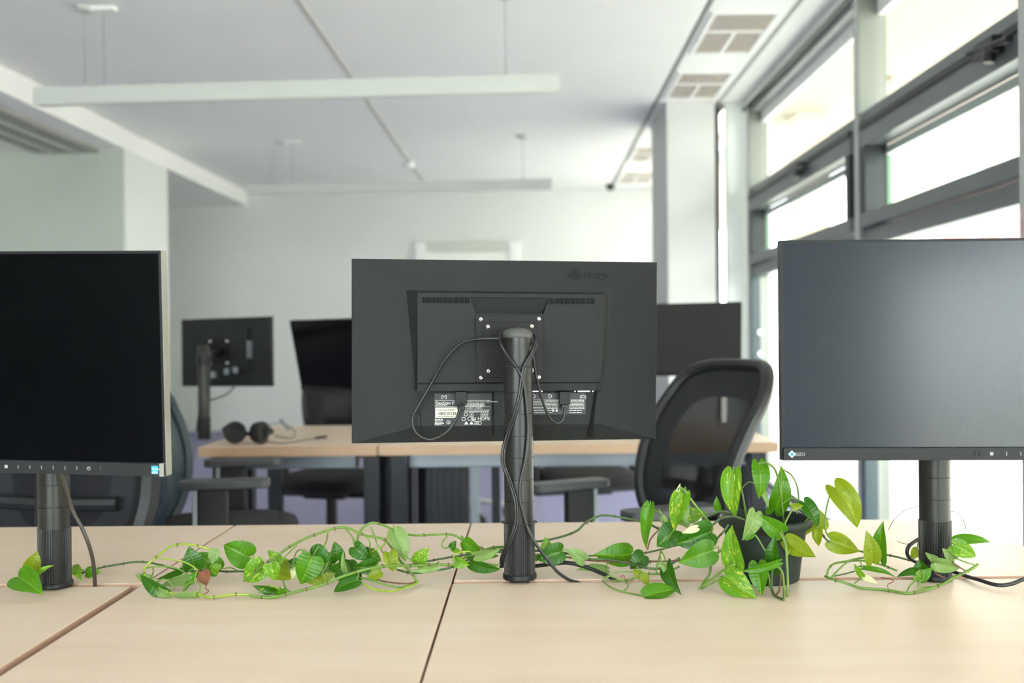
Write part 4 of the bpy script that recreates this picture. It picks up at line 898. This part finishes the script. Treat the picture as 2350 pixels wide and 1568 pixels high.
def leaf(bx, by, tx, ty, wpx, Yb, dY=0, kind='g', fold=.25, curl=.5, tilt=0, wav=.03, twist=0, label=None, mt_=None, joint=True):
    """base pixel, tip pixel, apparent width in pixels; front face towards the camera unless the material is a back view"""
    global LN; LN += 1
    B = on(bx, by, Yb); T = on(tx, ty, Yb + dY); ax = T - B; Lm = ax.length; ax.normalize()
    ppm = F / Yb; tl = math.radians(tilt); Wm = min(wpx / ppm / max(.35, math.cos(tl)), Lm * 1.25)
    view = (Vector((0, 0, CZ)) - (B + T) / 2).normalized()
    nrm = (view - ax * view.dot(ax)).normalized(); nrm = Matrix.Rotation(tl, 3, ax) @ nrm; side = nrm.cross(ax)
    if curl: Lm = Lm * (abs(curl) / 2) / math.sin(abs(curl) / 2)
    vs, fs, uv = leafmesh(Lm, Wm, fold, curl, wav, LN, twist)
    # chord correction so that the tip lands on its pixel
    if curl:
        k = curl / Lm; tipv = Vector((math.sin(curl) / k, 0, -(1 - math.cos(curl)) / k)); rot = Vector((tipv.x, 0, tipv.z)).rotation_difference(Vector((1, 0, 0))).to_matrix()
        vs = [rot @ Vector(v) for v in vs]
    P = []
    for v in vs:
        p = B + ax * v[0] + side * v[1] + nrm * v[2]
        if p.z < DZ + .0012: p.z = DZ + .0012
        P.append(p - B)
    me = bpy.data.meshes.new('leaf'); me.from_pydata([tuple(p) for p in P], [], fs)
    ul = me.uv_layers.new(name='uv')
    for lp in me.loops: ul.data[lp.index].uv = uv[lp.vertex_index]
    me.polygons.foreach_set('use_smooth', [True] * len(me.polygons))
    o = link('leaf', me, mt_ or LEAVES[kind], plant); o.location = B - pc
    if label: o['label'] = label
    if joint:
        q = min(VINES, key=lambda p: (p - B).length); d = (q - B).length
        if .004 < d < .09:
            mid = (q + B) / 2 + Vector((0, 0, .006)) - ax * .004
            pts = [B + ax * .001 - nrm * .0005, mid, q]
            for p in pts: p.z = max(p.z, DZ + .0012)
            MB().tube([p - B for p in pts], .0010, 6, 4).build('leaf_stalk', STEMG, o, 0, True)
    return o
L_ = [
 # by the left pole
 (42, 1324, 99, 1365, 62, 1.55, -.02, 'g'), (72, 1307, 87, 1264, 38, 1.60, 0, 'y'), (84, 1320, 125, 1297, 13, 1.57, 0, 'v'), (170, 1302, 186, 1334, 24, 1.66, -.02, 'v'), (200, 1314, 233, 1313, 26, 1.67, 0, 'g'),
 # ring on the left
 (447, 1303, 434, 1254, 46, 1.62, 0, 'd'), (498, 1306, 448, 1270, 46, 1.66, 0, 'g'), (493, 1262, 487, 1296, 24, 1.60, 0, 'b'), (502, 1308, 480, 1300, 26, 1.64, 0, 'v'), (571, 1278, 513, 1251, 62, 1.64, 0, 'g'),
 (604, 1298, 560, 1334, 54, 1.60, 0, 'v'), (622, 1296, 632, 1334, 38, 1.575, 0, 'v'), (636, 1303, 685, 1328, 52, 1.62, 0, 'y'), (640, 1290, 614, 1261, 26, 1.61, 0, 'v'), (635, 1291, 661, 1284, 15, 1.60, 0, 'v'),
 (383, 1366, 322, 1318, 30, 1.55, .02, 'd'), (385, 1371, 352, 1340, 20, 1.545, .02, 'b'), (438, 1330, 366, 1347, 26, 1.60, 0, 'b'), (452, 1368, 388, 1364, 20, 1.54, 0, 'b'), (345, 1333, 309, 1318, 24, 1.62, 0, 'b'), (420, 1308, 356, 1330, 15, 1.62, 0, 'd'), (449, 1318, 424, 1360, 15, 1.57, 0, 'g'), (640, 1360, 580, 1343, 22, 1.56, 0, 'd'), (655, 1356, 625, 1362, 14, 1.55, 0, 'g'),
 # middle tangle
 (712, 1279, 765, 1307, 74, 1.60, 0, 'd'), (716, 1280, 690, 1341, 62, 1.585, 0, 'g'), (672, 1306, 700, 1282, 40, 1.62, 0, 'd'), (684, 1310, 668, 1330, 30, 1.60, 0, 'c'), (775, 1286, 767, 1243, 36, 1.61, 0, 'd'),
 (813, 1256, 849, 1286, 38, 1.60, 0, 'd'), (832, 1262, 842, 1284, 28, 1.615, 0, 'd'), (862, 1298, 810, 1304, 36, 1.585, 0, 'd'), (768, 1320, 796, 1288, 40, 1.60, 0, 'd'), (795, 1316, 789, 1263, 13, 1.58, 0, 'b'), (846, 1268, 876, 1289, 28, 1.62, 0, 'g'),
 (893, 1270, 903, 1312, 34, 1.58, 0, 'y'), (905, 1222, 931, 1291, 42, 1.615, 0, 'b'), (912, 1226, 914, 1207, 18, 1.625, 0, 'g'), (958, 1292, 984, 1256, 36, 1.62, 0, 'v'), (820, 1332, 765, 1360, 34, 1.555, 0, 'd'), (872, 1312, 842, 1328, 28, 1.57, 0, 'y'), (758, 1300, 732, 1338, 38, 1.60, 0, 'y'),
 (1002, 1302, 943, 1309, 14, 1.58, 0, 'b'), (800, 1298, 830, 1332, 40, 1.60, 0, 'd'), (838, 1275, 805, 1262, 26, 1.62, 0, 'd'), (910, 1300, 935, 1290, 18, 1.62, 0, 'c'), (780, 1300, 822, 1296, 30, 1.62, 0, 'd'), (850, 1320, 868, 1334, 22, 1.58, 0, 'g'), (740, 1325, 700, 1335, 30, 1.6, 0, 'y'),
 (1036, 1258, 1047, 1240, 17, 1.65, 0, 'd'), (1038, 1258, 1064, 1270, 13, 1.65, 0, 'v'), (1068, 1244, 1113, 1280, 32, 1.665, 0, 'g'), (1092, 1276, 1150, 1258, 26, 1.61, 0, 'b'), (1045, 1290, 1078, 1297, 26, 1.62, 0, 'v'), (1078, 1290, 1150, 1306, 28, 1.63, 0, 'd'), (1112, 1270, 1146, 1276, 18, 1.66, 0, 'v'), (1104, 1300, 1150, 1296, 20, 1.63, 0, 'b'),
 # between middle pole and pot
 (1258, 1276, 1251, 1232, 36, 1.67, 0, 'v'), (1288, 1266, 1229, 1283, 48, 1.65, 0, 'd'), (1275, 1290, 1262, 1301, 14, 1.66, 0, 'd'), (1340, 1286, 1298, 1260, 32, 1.66, 0, 'b'), (1446, 1274, 1361, 1273, 56, 1.69, 0, 'g'), (1478, 1275, 1445, 1306, 44, 1.66, 0, 'd'), (1392, 1306, 1320, 1309, 20, 1.68, 0, 'b'), (1226, 1282, 1250, 1272, 16, 1.68, 0, 'b'),
 (1491, 1163, 1484, 1262, 30, 1.61, 0, 'g'), (1568, 1134, 1547, 1220, 44, 1.585, 0, 'v'), (1562, 1142, 1574, 1208, 26, 1.59, 0, 'b'), (1556, 1128, 1561, 1109, 8, 1.585, 0, 'c'), (1560, 1188, 1623, 1177, 40, 1.64, 0, 'v'), (1550, 1218, 1507, 1255, 56, 1.60, 0, 'd'), (1520, 1187, 1535, 1215, 16, 1.61, 0, 'b'), (1572, 1196, 1578, 1212, 26, 1.60, 0, 'b'),
 (1628, 1222, 1550, 1250, 66, 1.575, 0, 'd'), (1634, 1264, 1556, 1292, 62, 1.56, 0, 'g'), (1472, 1322, 1452, 1308, 22, 1.59, 0, 'y'), (1477, 1319, 1489, 1347, 20, 1.585, 0, 'y'), (1531, 1298, 1565, 1367, 36, 1.57, 0, 'd'), (1518, 1294, 1546, 1342, 15, 1.565, 0, 'b'), (1484, 1369, 1554, 1354, 42, 1.54, 0, 'g'),
 (1648, 1172, 1645, 1139, 17, 1.64, 0, 'g'), (1683, 1085, 1690, 1188, 46, 1.59, 0, 'v'), (1689, 1095, 1697, 1140, 12, 1.585, 0, 'c'), (1734, 1178, 1702, 1241, 38, 1.545, 0, 'b'), (1728, 1224, 1710, 1242, 16, 1.54, 0, 'g'), (1688, 1298, 1681, 1205, 50, 1.525, .01, 'v'), (1664, 1322, 1737, 1374, 62, 1.53, -.01, 'v'),
 # on and around the pot
 (1740, 1296, 1748, 1369, 46, 1.535, 0, 'g'), (1786, 1292, 1696, 1311, 18, 1.525, 0, 'g'), (1775, 1309, 1779, 1227, 34, 1.545, 0, 'd'), (1792, 1222, 1736, 1179, 44, 1.55, 0, 'g'), (1741, 1064, 1741, 1146, 38, 1.58, 0, 'g'), (1744, 1118, 1763, 1168, 16, 1.60, 0, 'b'), (1778, 1172, 1792, 1068, 48, 1.63, 0, 'g'),
 (1805, 1243, 1873, 1279, 44, 1.56, 0, 'y'), (1818, 1165, 1844, 1160, 18, 1.57, 0, 'y'), (1846, 1154, 1877, 1211, 34, 1.60, 0, 'd'), (1886, 1212, 1868, 1162, 30, 1.62, 0, 'y'), (1916, 1119, 1967, 1212, 56, 1.60, 0, 'y'), (1906, 1240, 1974, 1267, 48, 1.63, 0, 'y'), (1878, 1214, 1880, 1254, 24, 1.61, 0, 'y'), (1862, 1196, 1850, 1228, 26, 1.62, 0, 'y'),
 # by the right pole
 (2003, 1289, 1987, 1217, 38, 1.60, 0, 'y'), (2020, 1286, 2028, 1195, 36, 1.63, 0, 'g'), (1979, 1322, 1960, 1293, 15, 1.57, 0, 'v'), (1982, 1326, 2014, 1340, 13, 1.57, 0, 'c'), (1980, 1304, 2056, 1326, 12, 1.60, 0, 'g'), (2106, 1310, 2057, 1325, 20, 1.56, 0, 'd'), (2117, 1314, 2110, 1283, 38, 1.565, 0, 'd'), (2110, 1330, 2140, 1302, 26, 1.555, 0, 'g'), (2104, 1334, 2112, 1306, 18, 1.555, 0, 'v'),
 (2150, 1286, 2123, 1267, 18, 1.56, 0, 'b'), (2146, 1292, 2206, 1302, 32, 1.56, 0, 'b'), (2190, 1284, 2162, 1258, 28, 1.56, 0, 'b'), (2188, 1252, 2240, 1278, 40, 1.555, 0, 'v'), (2194, 1241, 2273, 1245, 24, 1.56, 0, 'g'), (2105, 1262, 2090, 1285, 22, 1.68, 0, 'y'),
]
for i, r_ in enumerate(L_):
    rnd = random.Random(i * 17 + 3); ln = math.hypot(r_[2] - r_[0], r_[3] - r_[1]); ar = r_[4] / max(ln, 1)
    curl = rnd.uniform(.5, 1.25) if ln > 40 else rnd.uniform(.3, .7)
    tilt = rnd.choice((-1, 1)) * (8 if ar > .6 else 28)
    leaf(*r_[:7], kind=r_[7], fold=rnd.uniform(.18, .5) * (1 if rnd.random() < .8 else -1), curl=curl, tilt=tilt, wav=rnd.uniform(.01, .035), twist=rnd.uniform(-.35, .35), label={'c': 'cream-coloured leaf', 'b': 'leaf showing its pale underside'}.get(r_[7]))
leaf(464, 1313, 474, 1344, 32, 1.575, 0, 'g', fold=.4, curl=.8, wav=.12, label='withered brown leaf', mt_=DEAD, joint=False)
leaf(1600, 1212, 1566, 1224, 17, 1.564, 0, 'c', fold=.1, curl=.3, label='cream patch on a dark leaf', joint=False)
